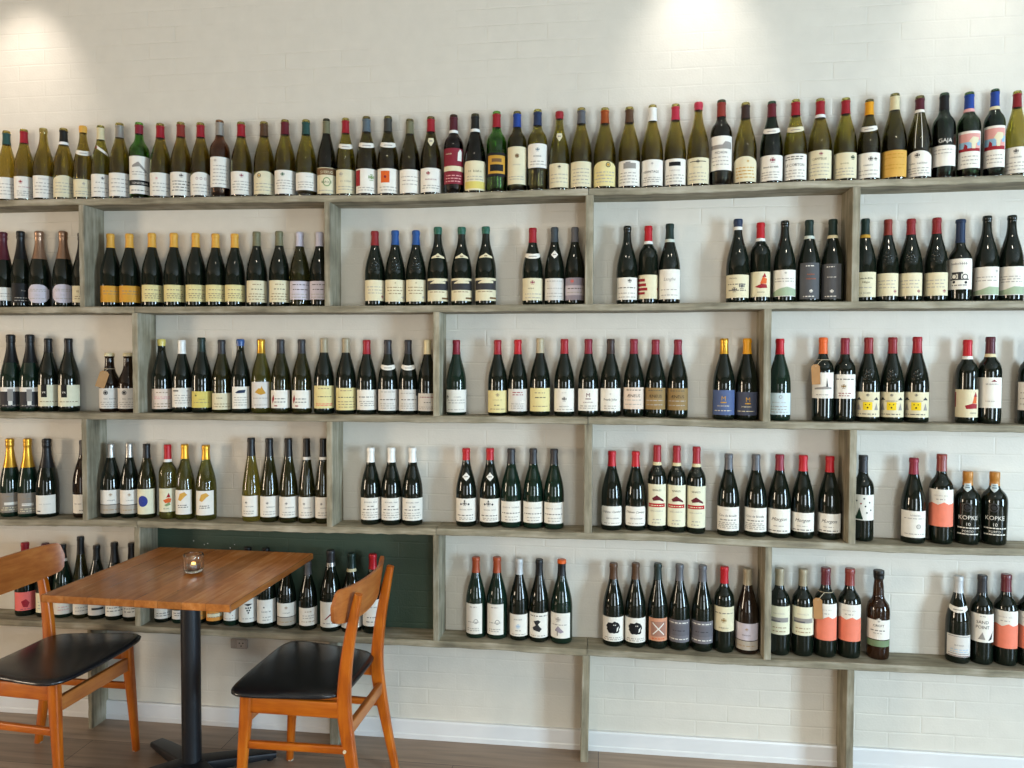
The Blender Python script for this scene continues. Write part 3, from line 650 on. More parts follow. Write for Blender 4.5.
def hang_tag(typ, root):
    H = PROF[typ][-1][1]; R = rz(PROF[typ], H * .45); mb = MB()
    cx, cz, wd, ht, tilt = (-.024, H * .56, .030, .072, .05) if typ == 'bor' else (-.026, H * .56, .034, .066, -.32)
    pts = [(-wd / 2, -ht / 2), (wd / 2, -ht / 2), (wd / 2, ht / 2 - .008), (wd / 2 - .008, ht / 2), (-wd / 2 + .008, ht / 2), (-wd / 2, ht / 2 - .008)]
    ct, st = math.cos(tilt), math.sin(tilt); ring = lambda y: [(cx + x * ct - z * st, y, cz + x * st + z * ct) for x, z in pts]
    mb.tube([ring(-R - .003), ring(-R - .0045)]); tg = mb.build('paper_tag', TAGM, root, 30)
    mb = MB(); hx, hz = cx - (ht / 2 - .008) * st, cz + (ht / 2 - .008) * ct
    zn = H * .735; rn = rz(PROF[typ], zn) + .0015
    path = [Vector((rn * math.sin(a), -rn * math.cos(a), zn)) for a in [2 * PI * k / 20 for k in range(20)]]
    rings = [[p + Vector((p.x, p.y, 0)).normalized() * (.001 * math.cos(2 * PI * j / 6)) + Vector((0, 0, .001 * math.sin(2 * PI * j / 6))) for j in range(6)] for p in path]
    mb.grid(rings + [rings[0]], 0, True)
    bar(mb, [(-.004, -rn, zn), (-.012, -(rn + R) / 2 - .004, (zn + hz) / 2 + .004), (hx, -R - .005, hz)], (.0018, .0018), Vector((0, 1, 0)), .0006)
    mb.build('string', pri('string', lin(HEX['string']), .9), tg, 60)
def embossed(typ, root):
    w = Wrap(PROF[typ], .0); g = glass('dark'); k = w.mi(g)
    def ridge(a, z, ra, rzz):
        rows = []
        for i in range(4):
            f = max(1 - i / 3, .02); rows.append([w.pt(a + ra * f * math.cos(2 * PI * j / 12), z + rzz * f * math.sin(2 * PI * j / 12), rz(PROF[typ], z), .0002 + .0016 * (1 - f * f)) for j in range(12)])
        w.mb.grid(rows, k, True)
    for a, z, x, y in ((0, .178, .006, .006), (-.010, .172, .004, .009), (.010, .172, .004, .009), (0, .163, .007, .005), (-.013, .158, .004, .004), (.013, .158, .004, .004), (0, .150, .010, .003), (-.007, .186, .003, .003), (.007, .186, .003, .003), (-.016, .142, .005, .003), (.016, .142, .005, .003), (0, .139, .006, .003)):
        ridge(a, z, x, y)
    w.done('embossed_crest', root)
NAMES = dict(cha='champagne_bottle', port='port_bottle', half='half_bottle', sher='sherry_bottle')
SHELFWORD = ['top', 'second', 'third', 'fourth', 'lowest']
def bottle(row, x, H, fat, typ, g, cap, lab, nl, ext, label):
    prof = PROF[typ]; s = H / prof[-1][1]; y = -.048 if row else -.055
    root = empty(NAMES.get(typ, 'wine_bottle'), (x, y, shelf_z(row, x) + .0004), math.atan2(-x, --2.9296 - .05)); root.scale = (s * fat, s * fat, s)
    tag(root, label, 'bottle', 'bottles on the %s shelf' % SHELFWORD[row])
    hollow = row == 0
    if (typ, g, hollow) not in BODY:
        mb = MB()
        if hollow:   # drunk empty: a glass shell, open at the lip
            H0 = prof[-1][1]; inn = [(max(r - .0032, .0088), z) for r, z in prof if z > .012 and r > 0 and z < H0 - .002]
            lathe(mb, prof[:-1] + [(.0098, H0 - .0002)] + list(reversed(inn)) + [(.030, .013), (.015, .022), (0, .026)], 40)
        else: lathe(mb, prof, 40)
        o = mb.build('glass_body', empty_glass(g) if hollow else glass(g), root, 60); BODY[(typ, g, hollow)] = o.data
    else: link('glass_body', BODY[(typ, g, hollow)], root)
    make_cap(typ, cap, root, hollow)
    if lab: make_label(typ, lab, root)
    if nl: neck_label(typ, nl, root)
    if ext == 'emb': embossed(typ, root)
    elif ext == 'tagl': hang_tag(typ, root)
    elif ext == 'gaja':
        w = Wrap(prof, .0006); w.text('GAJA', .006, .125, .019, ink('white')); w.done('lettering', root)
    elif ext == 'greenband':
        w = Wrap(prof, .0005, rad(4)); R = rz(prof, .06); w.rect(-R * 1.22, R * 1.22, .047, .069, paper('sage')); w.done('lower_label', root)
    elif ext == 'port':
        w = Wrap(prof, .0006); m = ink('white')
        w.text('KOPKE', .004, .093, .0215, m); w.text('10', .004, .070, .017, m); w.text('PORTO', .004, .046, .0115, m)
        rnd = random.Random(3)
        for z in (.0605, .0375):
            a = -.034
            while a < .036: l = rnd.uniform(.006, .012); w.rect(a, a + l, z, z + .0042, m); a += l + .0018
        w.done('lettering', root)
        w = Wrap(prof, .0004); w.disc(0, .138, .017, pri('moulded_seal', lin('#1a1a1c'), .35), .0008, .012); w.disc(0, .138, .009, pri('moulded_seal', lin('#1a1a1c'), .35), .0008); w.done('moulded_seal', root)
        w = Wrap(prof, .0007); w.poly([(-.012, .222), (-.013, .205), (0, .192), (.013, .205), (.012, .222)], paper('bluewhite')); w.rect(-.007, .007, .205, .21, ink('bluegrey'), .0010); w.rect(-.006, .006, .213, .217, ink('bluegrey'), .0010); w.done('neck_label', root)
BOTTLES = [
(0, -2.5155, 0.3065, 0.913, 'bur', 'olive', 'teal', 'white|L4,.2,.75', '', '', 'olive bottle, dark teal cap, plain white label, on the top shelf'),
(0, -2.4344, 0.3104, 0.913, 'bur', 'olive', 'red', 'white|C,-.3,.75,7,red|T,Les Charlots,0,.5,7,red|L3,.12,.35', '', '', 'olive bottle, red cap, white label, small red crest, on the top shelf'),
(0, -2.3438, 0.3115, 0.96, 'bur', 'olive', 'none', 'white|T,CORBULES,0,.82,9,grey|L4,.2,.72', '', '', 'olive bottle without cap, white label lettered in grey, on the top shelf'),
(0, -2.2515, 0.3083, 0.96, 'bur', 'olive', 'dark+white', 'cream|arch|L4,.2,.7', '', '', 'olive bottle, dark neck with white ring, arched cream label, on the top shelf'),
(0, -2.1626, 0.3138, 0.886, 'bur', 'olive', 'wax:yellow', 'cream|z=.013,.082|C,0,.75,6,grey|T,Meursault,0,.5,8,grey|L2,.15,.35', 'white:band', '', 'olive bottle, yellow wax top, white collar, on the top shelf'),
(0, -2.0828, 0.3152, 0.876, 'bur', 'lime2', 'cream', 'white|C,.1,.82,6,black|T,Clos Blanc,0,.6,8,black|L2,.2,.45', 'white:slant', '', 'yellow-green bottle, cream cap, slanting white collar, on the top shelf'),
(0, -1.9977, 0.3232, 0.951, 'bur', 'olive', 'silver', 'white|L4,.2,.8', '', '', 'olive bottle, silver-grey cap, greyish white label, on the top shelf'),
(0, -1.9105, 0.3236, 0.96, 'bor', 'lime', 'wine:short', 'white|z=.022,.165|w=70|B,-1,1,.22,.36,black|T,TONDONIA,0,.255,10,white|L1,.08,.14,black|P,grey,-.6:.75,-.1:.85,.6:.6,.5:.56,-.1:.8,-.6:.7|L2,.5,.6,grey', '', '', 'bright green bottle, white label with black lettered band, on the top shelf'),
(0, -1.8165, 0.3173, 0.96, 'bur', 'olive', 'red', 'white|C,-.3,.75,5,pink|L3,.2,.6', '', '', 'olive bottle, red cap, white label with pink mark, on the top shelf'),
(0, -1.7262, 0.3203, 0.951, 'bur', 'olive', 'redbrown', 'white|C,0,.85,7,black|L4,.2,.65,black', '', '', 'olive bottle, reddish brown cap, white label with black crest, on the top shelf'),
(0, -1.6396, 0.316, 0.938, 'bur', 'olive', 'red', 'white|arch|O,-.3,.72,5,wine|O,0,.72,5,wine|O,.3,.72,5,wine|L3,.15,.5', '', '', 'olive bottle, red cap, arched label with three dark red rings, on the top shelf'),
(0, -1.5565, 0.324, 0.948, 'bor', 'rose', 'silver', 'white|z=.042,.155|w=68|C,-.4,.88,5,grey|L6,.1,.75,grey,.7', '', '', 'brownish bottle, silver cap, tall white label, on the top shelf'),
(0, -1.4639, 0.3139, 0.96, 'bur', 'olive', 'red', 'white|C,0,.82,7,wine|L4,.18,.6', '', '', 'olive bottle, red cap, white label with dark crest, on the top shelf'),
(0, -1.3658, 0.3129, 0.96, 'bur', 'olive', 'brown', 'cream|arch|O,-.4,.8,8,black|D,-.4,.8,4,gold|L3,.15,.5', '', '', 'olive bottle, brown cap, arched cream label with round seal, on the top shelf'),
(0, -1.2765, 0.3182, 0.96, 'bur', 'olive', 'maroon', 'white|C,-.2,.82,7,green|L4,.2,.6,grey', '', '', 'olive bottle, maroon cap, white label with green crest, on the top shelf'),
(0, -1.1879, 0.3158, 0.947, 'bur', 'olive2', 'teal', 'white|z=.025,.09|T,Pouilly,.2,.75,6,grey|L3,.15,.5', '', '', 'bright olive bottle, teal cap, short white label, on the top shelf'),
(0, -1.102, 0.3184, 0.859, 'bur', 'dark', 'olivegrey', 'cream|z=.013,.108|B,-1,1,.72,.98,brown|T,STERNO,0,.77,13,cream|D,0,.45,17,greenlt|D,0,.45,13,cream|T,BAROLO,0,.4,10,dgreen|L1,.1,.14', '', '', 'dark bottle, label with brown lettered band and green circle, on the top shelf'),
(0, -1.0225, 0.3196, 0.871, 'bur', 'olive2', 'red', 'cream|C,-.4,.8,8,grey|T,LA TACHE,0,.48,10,grey|L2,.15,.32', 'white:band', '', 'olive bottle, red cap, curved white collar, cream label, on the top shelf'),
(0, -0.936, 0.3245, 0.946, 'bur', 'olived', 'bluegrey', 'white|B,-1,-.5,.3,.95,red|C,.35,.65,12,greenlt|L2,.1,.25', 'white:band', '', 'olive bottle, blue-grey cap, label with red strip and green drawing, on the top shelf'),
(0, -0.8478, 0.3245, 0.947, 'bur', 'olived', 'darkgrey', 'white|B,-.55,.1,.42,.9,orange|D,-.22,.66,5,wine|L2,.1,.28', 'white:band', '', 'olive bottle, dark grey cap, label with orange-red square, on the top shelf'),
(0, -0.7589, 0.3109, 0.948, 'bur', 'olived', 'taupe', 'white|L3,.35,.75,grey', '', '', 'olive bottle, taupe cap, pale label of faint lines, on the top shelf'),
(0, -0.6735, 0.3162, 0.948, 'bur', 'olived', 'red', 'white|C,-.2,.78,7,red|T,Chambertin,0,.5,8,wine|L2,.15,.3', 'cream:shield', '', 'dark olive bottle, red cap, shield on neck, red crest, on the top shelf'),
(0, -0.5819, 0.3191, 0.96, 'bor', 'brown', 'winedark+white', 'wine|z=.04,.17|w=72|B,-1,1,.36,.5,cream|P,white,.3:.65,.7:.65,.75:.9,.55:.98,.35:.88|T,CASTEL,-.4,.82,8,cream|L3,.06,.26,pink', '', '', 'brown bottle with large wine-red label and pale lion, on the top shelf'),
(0, -0.4962, 0.3187, 0.96, 'bur', 'dark', 'dark+white', 'cream|round|z=.013,.118|B,-.85,.85,.06,.3,yellowlt|T,La Rioja,0,.62,11,black,.4|L2,.35,.5', '', '', 'dark bottle, black cap, tall cream label with script, on the top shelf'),
(0, -0.4111, 0.3237, 0.952, 'bor', 'lime', 'red', 'black|z=.06,.145|w=72|B,-.75,.75,.12,.88,gold|B,-.55,.55,.22,.5,black|B,-.4,.4,.6,.75,brown', '', '', 'bright green bottle, red cap, black and gold label, on the top shelf'),
(0, -0.3305, 0.3197, 0.94, 'bor', 'olived', 'blue', 'cream|z=.03,.165|w=70|O,0,.75,8,brown|D,0,.75,5,brown|T,MARGAUX,0,.5,8,grey|L2,.12,.22,grey', '', '', 'olive bottle, blue cap, tall cream label with brown disc, on the top shelf'),
(0, -0.2504, 0.3234, 0.948, 'bor', 'olive2', 'bluedark', 'white|round|z=.085,.17|w=72|C,0,.75,7,bluegrey|T,CHATEAU,0,.45,8,black|L2,.12,.3', '', '', 'yellow-olive bottle, white label set high over clear base, on the top shelf'),
(0, -0.1658, 0.31, 0.928, 'bur', 'olive2', 'wax:red', 'cream|C,0,.85,6,black|L3,.2,.6', 'cream:shield', '', 'olive bottle, red wax tip, white neck and pointed collar, on the top shelf'),
(0, -0.0815, 0.3221, 0.928, 'bur', 'olive', 'grey', 'cream|L5,.12,.75', '', '', 'olive bottle, grey cap, plain cream label of fine lines, on the top shelf'),
(0, 0.0087, 0.3193, 0.96, 'bur', 'olive', 'copper', 'cream2|arch|O,.25,.85,9,black|D,.25,.85,5,gold|L4,.15,.6', '', '', 'olive bottle, copper cap, cream label with round crest, on the top shelf'),
(0, 0.1016, 0.32, 0.947, 'bur', 'olive', 'brown', 'white|B,-.4,.5,.68,.9,grey|B,-.25,.1,.75,.95,grey|L4,.12,.55', '', '', 'olive bottle, brown cap, label with grey house drawing, on the top shelf'),
(0, 0.1889, 0.3245, 0.922, 'bur', 'olive', 'white', 'white|T,HERMITAGE,-.1,.48,10,black|C,0,.85,4,grey|L3,.12,.32', '', '', 'olive bottle with a white cap, white label, on the top shelf'),
(0, 0.2748, 0.324, 0.904, 'bur', 'olive', 'rosered', 'white|B,-.45,.4,.72,.88,black|T,CHASSAGNE,0,.52,8,grey|L3,.1,.4', '', '', 'olive bottle, rose red cap, label with black drawing, on the top shelf'),
(0, 0.3598, 0.3244, 0.921, 'bur', 'olive', 'wax:rosered', 'cream|C,0,.85,6,black|B,-.6,.6,.84,.87,black|T,PULIGNY,0,.6,8,grey|L3,.12,.45', '', '', 'olive bottle, dull red wax top, cream label, on the top shelf'),
(0, 0.4443, 0.33, 0.951, 'bor', 'dark', 'redbrown', 'white|z=.055,.17|w=74|B,-.8,.8,.62,.74,grey|P,grey,.1:.74,.3:.84,.8:.82,.85:.62,.1:.62|T,PICHON,0,.48,10,black|L3,.15,.42', '', '', 'dark straight bottle, brown-red cap, white label with grey mansion, on the top shelf'),
(0, 0.5326, 0.3155, 0.96, 'bur', 'olive', 'darkbrown', 'cream|arch|C,.2,.8,4,gold|L4,.15,.6,gold', '', '', 'olive bottle, dark brown cap, arched cream label, on the top shelf'),
(0, 0.6279, 0.3144, 0.945, 'bur', 'dgreen', 'maroon', 'white|C,.1,.8,9,wine|T,Zeltingen,0,.5,11,black|L3,.1,.36', 'white:band', '', 'dark green bottle, maroon cap, wide white collar, on the top shelf'),
(0, 0.7135, 0.3161, 0.945, 'bur', 'olive2', 'red', 'white|L2,.78,.92,black|T,LE CORTON,0,.52,11,black|L3,.1,.4', 'cream:band', '', 'bright olive bottle, red cap, collar, black capital lettering, on the top shelf'),
(0, 0.8013, 0.3154, 0.96, 'bur', 'olive', 'red+white', 'cream|z=.013,.11|C,.1,.87,6,wine|T,CAPITELLE,0,.66,9,black|L4,.12,.55', '', '', 'olive bottle, red cap with white ring, tall cream label, on the top shelf'),
(0, 0.8916, 0.315, 0.93, 'bur', 'olive2', 'red', 'cream|C,.55,.8,8,dgreen|T,CRAMANT,0,.55,7,black|L3,.12,.42', '', '', 'bright olive bottle, red cap, cream label with green oval crest, on the top shelf'),
(0, 0.9747, 0.3065, 0.93, 'bur', 'olived', 'amber', 'white|C,.15,.75,8,black|C,.5,.75,6,black|T,Domaine,0,.48,8,black,.4|L2,.12,.35', 'white:band', '', 'olive bottle, amber yellow cap, white collar, on the top shelf'),
(0, 1.0633, 0.3245, 0.95, 'bur', 'olived', 'cream', 'golden|L2,.7,.9,gold|L2,.3,.5,gold', '', '', 'olive bottle, cream cap, golden yellow label, on the top shelf'),
(0, 1.1501, 0.3119, 0.95, 'bur', 'olived', 'winedark', 'white|arch|C,-.1,.82,8,black|T,Gran Reserva,0,.48,9,black,.3|L3,.1,.35', 'white:wire', '', 'olive bottle with white wire netting and arched white label, on the top shelf'),
(0, 1.2341, 0.3181, 0.96, 'bor', 'dgreen', 'black', 'white|z=.045,.115|w=74|L2,.6,.85,grey', '', 'gaja', 'dark straight bottle, black cap, white capitals above white label, on the top shelf'),
(0, 1.3193, 0.3169, 0.96, 'bor', 'green', 'blue+pink', 'white|z=.035,.16|w=62|r=8|B,-.9,.9,.45,.93,peachpink|B,-.9,.9,.45,.53,red|B,-.88,.1,.53,.7,sky|B,.55,.88,.6,.75,sky|P,cream,-.1:.72,.2:.84,.7:.82,.7:.7,.45:.66,.4:.52,.15:.52,.1:.66|P,red,-.5:.53,-.4:.66,-.2:.6,-.2:.53|L3,.1,.35,grey', '', '', 'green bottle, blue cap with pink ring, pink picture label, on the top shelf'),
(0, 1.4062, 0.3232, 0.85, 'bor', 'dgreen', 'blue+cream', 'white|z=.035,.172|w=66|r=4|B,-.9,.9,.42,.94,peachpink|B,-.9,.9,.42,.51,red|B,-.88,.1,.51,.69,sky|B,.55,.88,.6,.75,sky|P,cream,-.1:.71,.2:.84,.7:.82,.7:.7,.45:.65,.4:.5,.15:.5,.1:.65|P,red,-.5:.51,-.4:.64,-.2:.58,-.2:.51|L3,.1,.32,grey', '', '', 'dark bottle, deep blue cap with cream ring, pink picture label, on the top shelf'),
(0, 1.481, 0.3133, 0.85, 'bur', 'olive', 'winered', 'white|C,0,.84,8,black|T,CASTELLO,0,.58,9,black|L3,.12,.45', '', '', 'olive bottle, dark red cap, white label with black crest, on the top shelf'),
(1, -2.5456, 0.3254, 0.888, 'cha', 'dark', 'longdark', 'white|z=.03,.085|w=45|r=0|L2,.3,.6,grey', '', '', 'champagne bottle, dark purple foil, small white label, first bay of second shelf'),
(1, -2.4635, 0.3278, 0.878, 'cha', 'dark', 'longblack', 'black|z=.02,.10|w=60|T,Brut,.2,.6,9,grey,.4|L2,.1,.3,grey', '', '', 'champagne bottle, black foil, black label, first bay of second shelf'),
(1, -2.3773, 0.3262, 0.951, 'cha', 'dark', 'longcopper', 'lilac|oval|z=.018,.095|w=62|r=-12|L2,.62,.75,grey|T,1911,0,.4,8,grey|L1,.22,.26,grey', '', '', 'champagne bottle, copper foil, oval lilac label, left of the two, first bay of second shelf'),
(1, -2.2663, 0.3242, 0.953, 'cha', 'dark', 'longcopper', 'lilac|oval|z=.018,.095|w=66|r=-4|L2,.62,.75,grey|T,1911,0,.4,8,grey|L1,.22,.26,grey', '', '', 'champagne bottle, copper foil, oval lilac label, right of the two, first bay of second shelf'),
(1, -2.1796, 0.3157, 0.953, 'cha', 'dark', 'longblack', 'cream|z=.02,.09|w=66|T,N,-.4,.6,12,brown|L2,.2,.4,brown', '', '', 'champagne bottle half hidden behind the first upright, second bay of second shelf'),
(1, -2.05, 0.3092, 0.96, 'bur', 'dark', 'yellow', 'golden2|z=.02,.085|L1,.65,.75,brown|L1,.48,.52,brown', '', '', 'dark bottle, yellow cap, orange-yellow label, left of the two, second bay of second shelf'),
(1, -1.9646, 0.3082, 0.96, 'bur', 'dark', 'yellow', 'golden2|z=.02,.085|L1,.65,.75,brown|L1,.48,.52,brown', '', '', 'dark bottle, yellow cap, orange-yellow label, right of the two, second bay of second shelf'),
(1, -1.8637, 0.3095, 0.96, 'bur', 'dark', 'yellow', 'cream2|z=.022,.088|L1,.68,.76,brown|L3,.2,.5,brown', '', '', 'dark bottle, yellow cap, cream label, leftmost of the five, second bay of second shelf'),
(1, -1.7659, 0.3083, 0.96, 'bur', 'dark', 'yellow', 'cream2|z=.022,.088|L1,.68,.76,brown|L3,.2,.5,brown', '', '', 'dark bottle, yellow cap, cream label, second of the five, second bay of second shelf'),
(1, -1.6696, 0.3068, 0.96, 'bur', 'dark', 'yellow', 'cream2|z=.022,.088|L1,.68,.76,brown|L3,.2,.5,brown', '', '', 'dark bottle, yellow cap, cream label, third of the five, second bay of second shelf'),
(1, -1.5825, 0.303, 0.96, 'bur', 'dark', 'yellow', 'cream2|z=.022,.088|L1,.68,.76,brown|L3,.2,.5,brown', '', '', 'dark bottle, yellow cap, cream label, fourth of the five, second bay of second shelf'),
(1, -1.4989, 0.3016, 0.96, 'bur', 'dark', 'yellow', 'cream2|z=.022,.088|L1,.68,.76,brown|L3,.2,.5,brown', '', '', 'dark bottle, yellow cap, cream label, rightmost of the five, second bay of second shelf'),
(1, -1.4041, 0.3083, 0.96, 'bur', 'dark', 'taupe', 'cream|z=.018,.102|L1,.8,.84,brown,.4|L1,.58,.66,black,.5|L3,.12,.42,brown', '', '', 'dark bottle, taupe cap, cream label, left of the two, second bay of second shelf'),
(1, -1.3072, 0.3084, 0.96, 'bur', 'dark', 'taupe', 'cream|z=.018,.102|L1,.8,.84,brown,.4|L1,.58,.66,black,.5|L3,.12,.42,brown', '', '', 'dark bottle, taupe cap, cream label, right of the two, second bay of second shelf'),
(1, -1.2199, 0.3038, 0.96, 'bur', 'olived', 'lavender', 'lilac|z=.028,.1|L1,.78,.86,black|L1,.52,.58,black,.7|L2,.1,.34,grey', '', '', 'dark bottle, pale lavender cap, lilac label, left of the two, second bay of second shelf'),
(1, -1.1362, 0.3024, 0.96, 'bur', 'dark', 'lavender', 'lilac|z=.028,.1|L1,.78,.86,black|L1,.52,.58,black,.7|L2,.1,.34,grey', '', '', 'dark bottle, pale lavender cap, lilac label, right of the two, second bay of second shelf'),
(1, -0.9048, 0.3027, 0.96, 'bur', 'dark', 'winered', 'cream|z=.022,.102|C,.6,.2,6,wine|L3,.35,.72,grey,.7', '', 'emb', 'dark embossed bottle, dark red cap, cream label with red seal, third bay of second shelf'),
(1, -0.8211, 0.3038, 0.96, 'bur', 'dark', 'bluebright', 'cream|z=.018,.102|C,.6,.2,6,grey|C,0,.85,3,brown|L3,.35,.7,brown,.7', '', 'emb', 'dark embossed bottle, bright blue cap, cream label, left of the two, third bay, second shelf'),
(1, -0.7359, 0.3022, 0.96, 'bur', 'dark', 'bluebright', 'cream|z=.018,.102|C,.6,.2,6,grey|C,0,.85,3,brown|L3,.35,.7,brown,.7', '', 'emb', 'dark embossed bottle, bright blue cap, cream label, right of the two, third bay, second shelf'),
(1, -0.6469, 0.313, 0.96, 'bur', 'dark', 'wax:green', 'cream|z=.018,.102|B,-.95,.95,.48,.9,charcoal|P,cream,-.6:.8,-.2:.92,.3:.95,.6:.86,.6:.78,-.6:.76|L1,.38,.42,brown|B,.3,.95,.08,.16,brown', 'cream:vee', '', 'dark bottle, green wax tip, label with landscape engraving, leftmost of three, third bay, second shelf'),
(1, -0.5508, 0.3109, 0.96, 'bur', 'dark', 'wax:green', 'cream|z=.018,.102|B,-.95,.95,.48,.9,charcoal|P,cream,-.6:.8,-.2:.92,.3:.95,.6:.86,.6:.78,-.6:.76|L1,.38,.42,brown|B,.3,.95,.08,.16,brown', 'cream:vee', '', 'dark bottle, green wax tip, label with landscape engraving, second of three, third bay, second shelf'),
(1, -0.454, 0.3108, 0.96, 'bur', 'dark', 'wax:green', 'cream|z=.018,.102|B,-.95,.95,.48,.9,charcoal|P,cream,-.6:.8,-.2:.92,.3:.95,.6:.86,.6:.78,-.6:.76|L1,.38,.42,brown|B,.3,.95,.08,.16,brown', 'cream:vee', '', 'dark bottle, green wax tip, label with landscape engraving, rightmost of three, third bay, second shelf'),
(1, -0.2684, 0.3021, 0.96, 'bur', 'dark', 'red', 'cream|z=.018,.102|C,0,.8,8,wine|T,Rully,-.1,.5,9,black|L2,.1,.35', 'white:band', '', 'dark bottle, red cap, curved white collar, cream label, third bay of second shelf'),
(1, -0.1827, 0.3029, 0.906, 'bur', 'dark', 'slate', 'greywhite|z=.018,.1|L1,.85,.9,grey|L1,.52,.58,grey|L2,.15,.36,grey', 'white:diamond', '', 'dark bottle, slate cap, white diamond on the neck, third bay of second shelf'),
(1, -0.1038, 0.3015, 0.906, 'bur', 'dark', 'grey', 'mauve|z=.018,.102|B,-1,1,.22,.66,lilac|C,-.2,.84,7,pinkred|L1,.5,.56,black|L1,.32,.38,grey', '', '', 'dark bottle, grey cap, mauve label with pink crest, third bay of second shelf'),
(1, 0.0974, 0.3034, 0.958, 'bur', 'dark', 'none', 'white|z=.018,.1|C,.2,.85,7,black|L1,.52,.62,black,.8|L2,.1,.36,grey', '', '', 'dark bottle, bare neck, white label of fine script, fourth bay of second shelf'),
(1, 0.1774, 0.302, 0.957, 'bor', 'dark', 'redb+white', 'cream|z=.022,.112|w=74|B,-1,-.25,.72,.84,red|B,-1,-.15,.52,.64,red|B,-1,-.05,.34,.46,red|B,-1,-.25,.18,.28,red|P,red,.8:.4,1:.5,1:.34', '', '', 'dark straight bottle, bright red cap, label with red stripes, fourth bay of second shelf'),
(1, 0.258, 0.3075, 0.959, 'bur', 'dark', 'darkgreen+pale', 'white|z=.018,.126|T,Langhe,0,.62,14,grey,.4|L1,.3,.34,grey|L1,.12,.15,grey', '', '', 'dark bottle, dark green cap with pale ring, tall white label, fourth bay of second shelf'),
(1, 0.5116, 0.3168, 0.96, 'bur', 'dark', 'wax:navy+white', 'cream|z=.018,.098|T,Carlin,-.3,.82,9,black,.4|C,.3,.5,10,charcoal|C,-.2,.35,9,charcoal|L2,.3,.7,charcoal', '', '', 'dark bottle, navy tip with white ring, line-drawing label, fourth bay of second shelf'),
(1, 0.5945, 0.3024, 0.96, 'bor', 'dark', 'redb+white', 'cream|z=.022,.115|w=74|P,red,-.4:.4,.1:.52,.5:.5,.6:.36,.0:.34|P,orange,.0:.52,.5:.52,.55:.72,.2:.8|P,red,.15:.78,.5:.78,.35:.95|T,MERLIN,.1,.16,8,black', '', '', 'dark straight bottle, red cap, label with red and yellow figure, fourth bay of second shelf'),
(1, 0.6824, 0.3088, 0.96, 'bur', 'dark', 'none', 'white|z=.022,.116|P,hill,-1:.14,-.3:.3,.2:.36,1:.26,1:.02,-1:.02|B,-1,1,.02,.1,hill|C,.1,.88,4,grey|L2,.55,.7,grey', '', '', 'dark bottle, bare neck, label with green hills, fourth bay of second shelf'),
(1, 0.7704, 0.3085, 0.951, 'bur', 'dark', 'darkgreen+pale', 'charcoal2|z=.012,.14|w=55|r=8|L1,.9,.94,white,.4|T,LANGHE,.1,.66,8,copper|T,NEBBIOLO,.1,.54,8,copper|C,.1,.22,6,white|L1,.06,.12,white,.6', '', '', 'dark bottle, dark green cap, grey label with copper lettering, fourth bay of second shelf'),
(1, 0.8549, 0.3099, 0.951, 'bur', 'dark', 'darkgreen+cream', 'charcoal2|z=.012,.135|w=55|r=-6|L1,.9,.94,white,.4|T,BARBERA,.1,.6,8,white|C,.1,.22,6,white|L1,.06,.12,white,.6', '', '', 'dark bottle, dark green cap, grey label with white lettering, fourth bay of second shelf'),
(1, 0.9702, 0.3102, 0.912, 'bur', 'dark', 'darkgreen+gold', 'cream|z=.018,.105|T,Côtes du Rhône,.1,.72,7,black,.2|T,Villages,.1,.56,8,black,.2|L1,.36,.4,grey|T,La Réserve,.1,.14,7,black,.2', '', '', 'dark bottle, dark cap with gold ring, cream label of black script, last bay, second shelf'),
(1, 1.0501, 0.306, 0.889, 'bur', 'dark', 'redbrown', 'cream|z=.022,.102|C,.6,.2,6,wine|L3,.35,.72,grey,.7', '', 'emb', 'dark embossed bottle, brownish red cap, cream label with seal, last bay of second shelf'),
(1, 1.1308, 0.3068, 0.937, 'bur', 'dark', 'winered', 'cream|z=.022,.102|C,.6,.2,6,wine|L3,.35,.72,grey,.7', '', 'emb', 'embossed bottle, dark red cap, label with seal, left of two, last bay, second shelf'),
(1, 1.2199, 0.3092, 0.92, 'bur', 'dark', 'winered', 'cream|z=.022,.102|C,.6,.2,6,wine|L3,.35,.72,grey,.7', '', 'emb', 'embossed bottle, dark red cap, label with seal, right of two, last bay, second shelf'),
(1, 1.3019, 0.3021, 0.92, 'vir', 'dark', 'longnavy', 'white|z=.045,.155|w=74|T,Virnauta,0,.8,13,black,.4|O,.35,.4,11,charcoal|O,-.35,.42,10,charcoal|D,-.35,.24,5,charcoal|D,.4,.22,5,charcoal|B,-.6,.6,.3,.34,charcoal|B,-.5,.2,.5,.56,charcoal|B,-.1,.1,.34,.5,charcoal|L1,.12,.16,charcoal,.6', '', '', 'dark bottle, long navy neck, label with black lettering, last bay of second shelf'),
(1, 1.3925, 0.3133, 0.932, 'bur', 'dark', 'none', 'white|z=.022,.118|P,hill,-1:.14,-.3:.2,.2:.3,1:.28,1:.02,-1:.02|B,-1,1,.02,.1,hill|C,.7,.85,5,grey|L2,.5,.68,grey', '', '', 'dark bottle, bare neck, label with green hills, left of the two, last bay, second shelf'),
(1, 1.4765, 0.3137, 0.932, 'bur', 'dark', 'none', 'white|z=.022,.118|P,hill,-1:.14,-.3:.2,.2:.3,1:.28,1:.02,-1:.02|B,-1,1,.02,.1,hill|L3,.45,.68,grey', '', '', 'dark bottle, bare neck, label with green hills, right of the two, last bay, second shelf'),
(2, -2.5181, 0.3279, 0.96, 'cha', 'dgreen', 'longblack', 'charcoal|z=.018,.1|w=66|B,-1,1,.78,1,white|B,-.3,.1,.3,.9,grey|B,-.25,.05,.1,.3,white|L1,.06,.12,grey', '', '', 'champagne bottle, black foil, grey label under white strip, left of two, first bay, third shelf'),
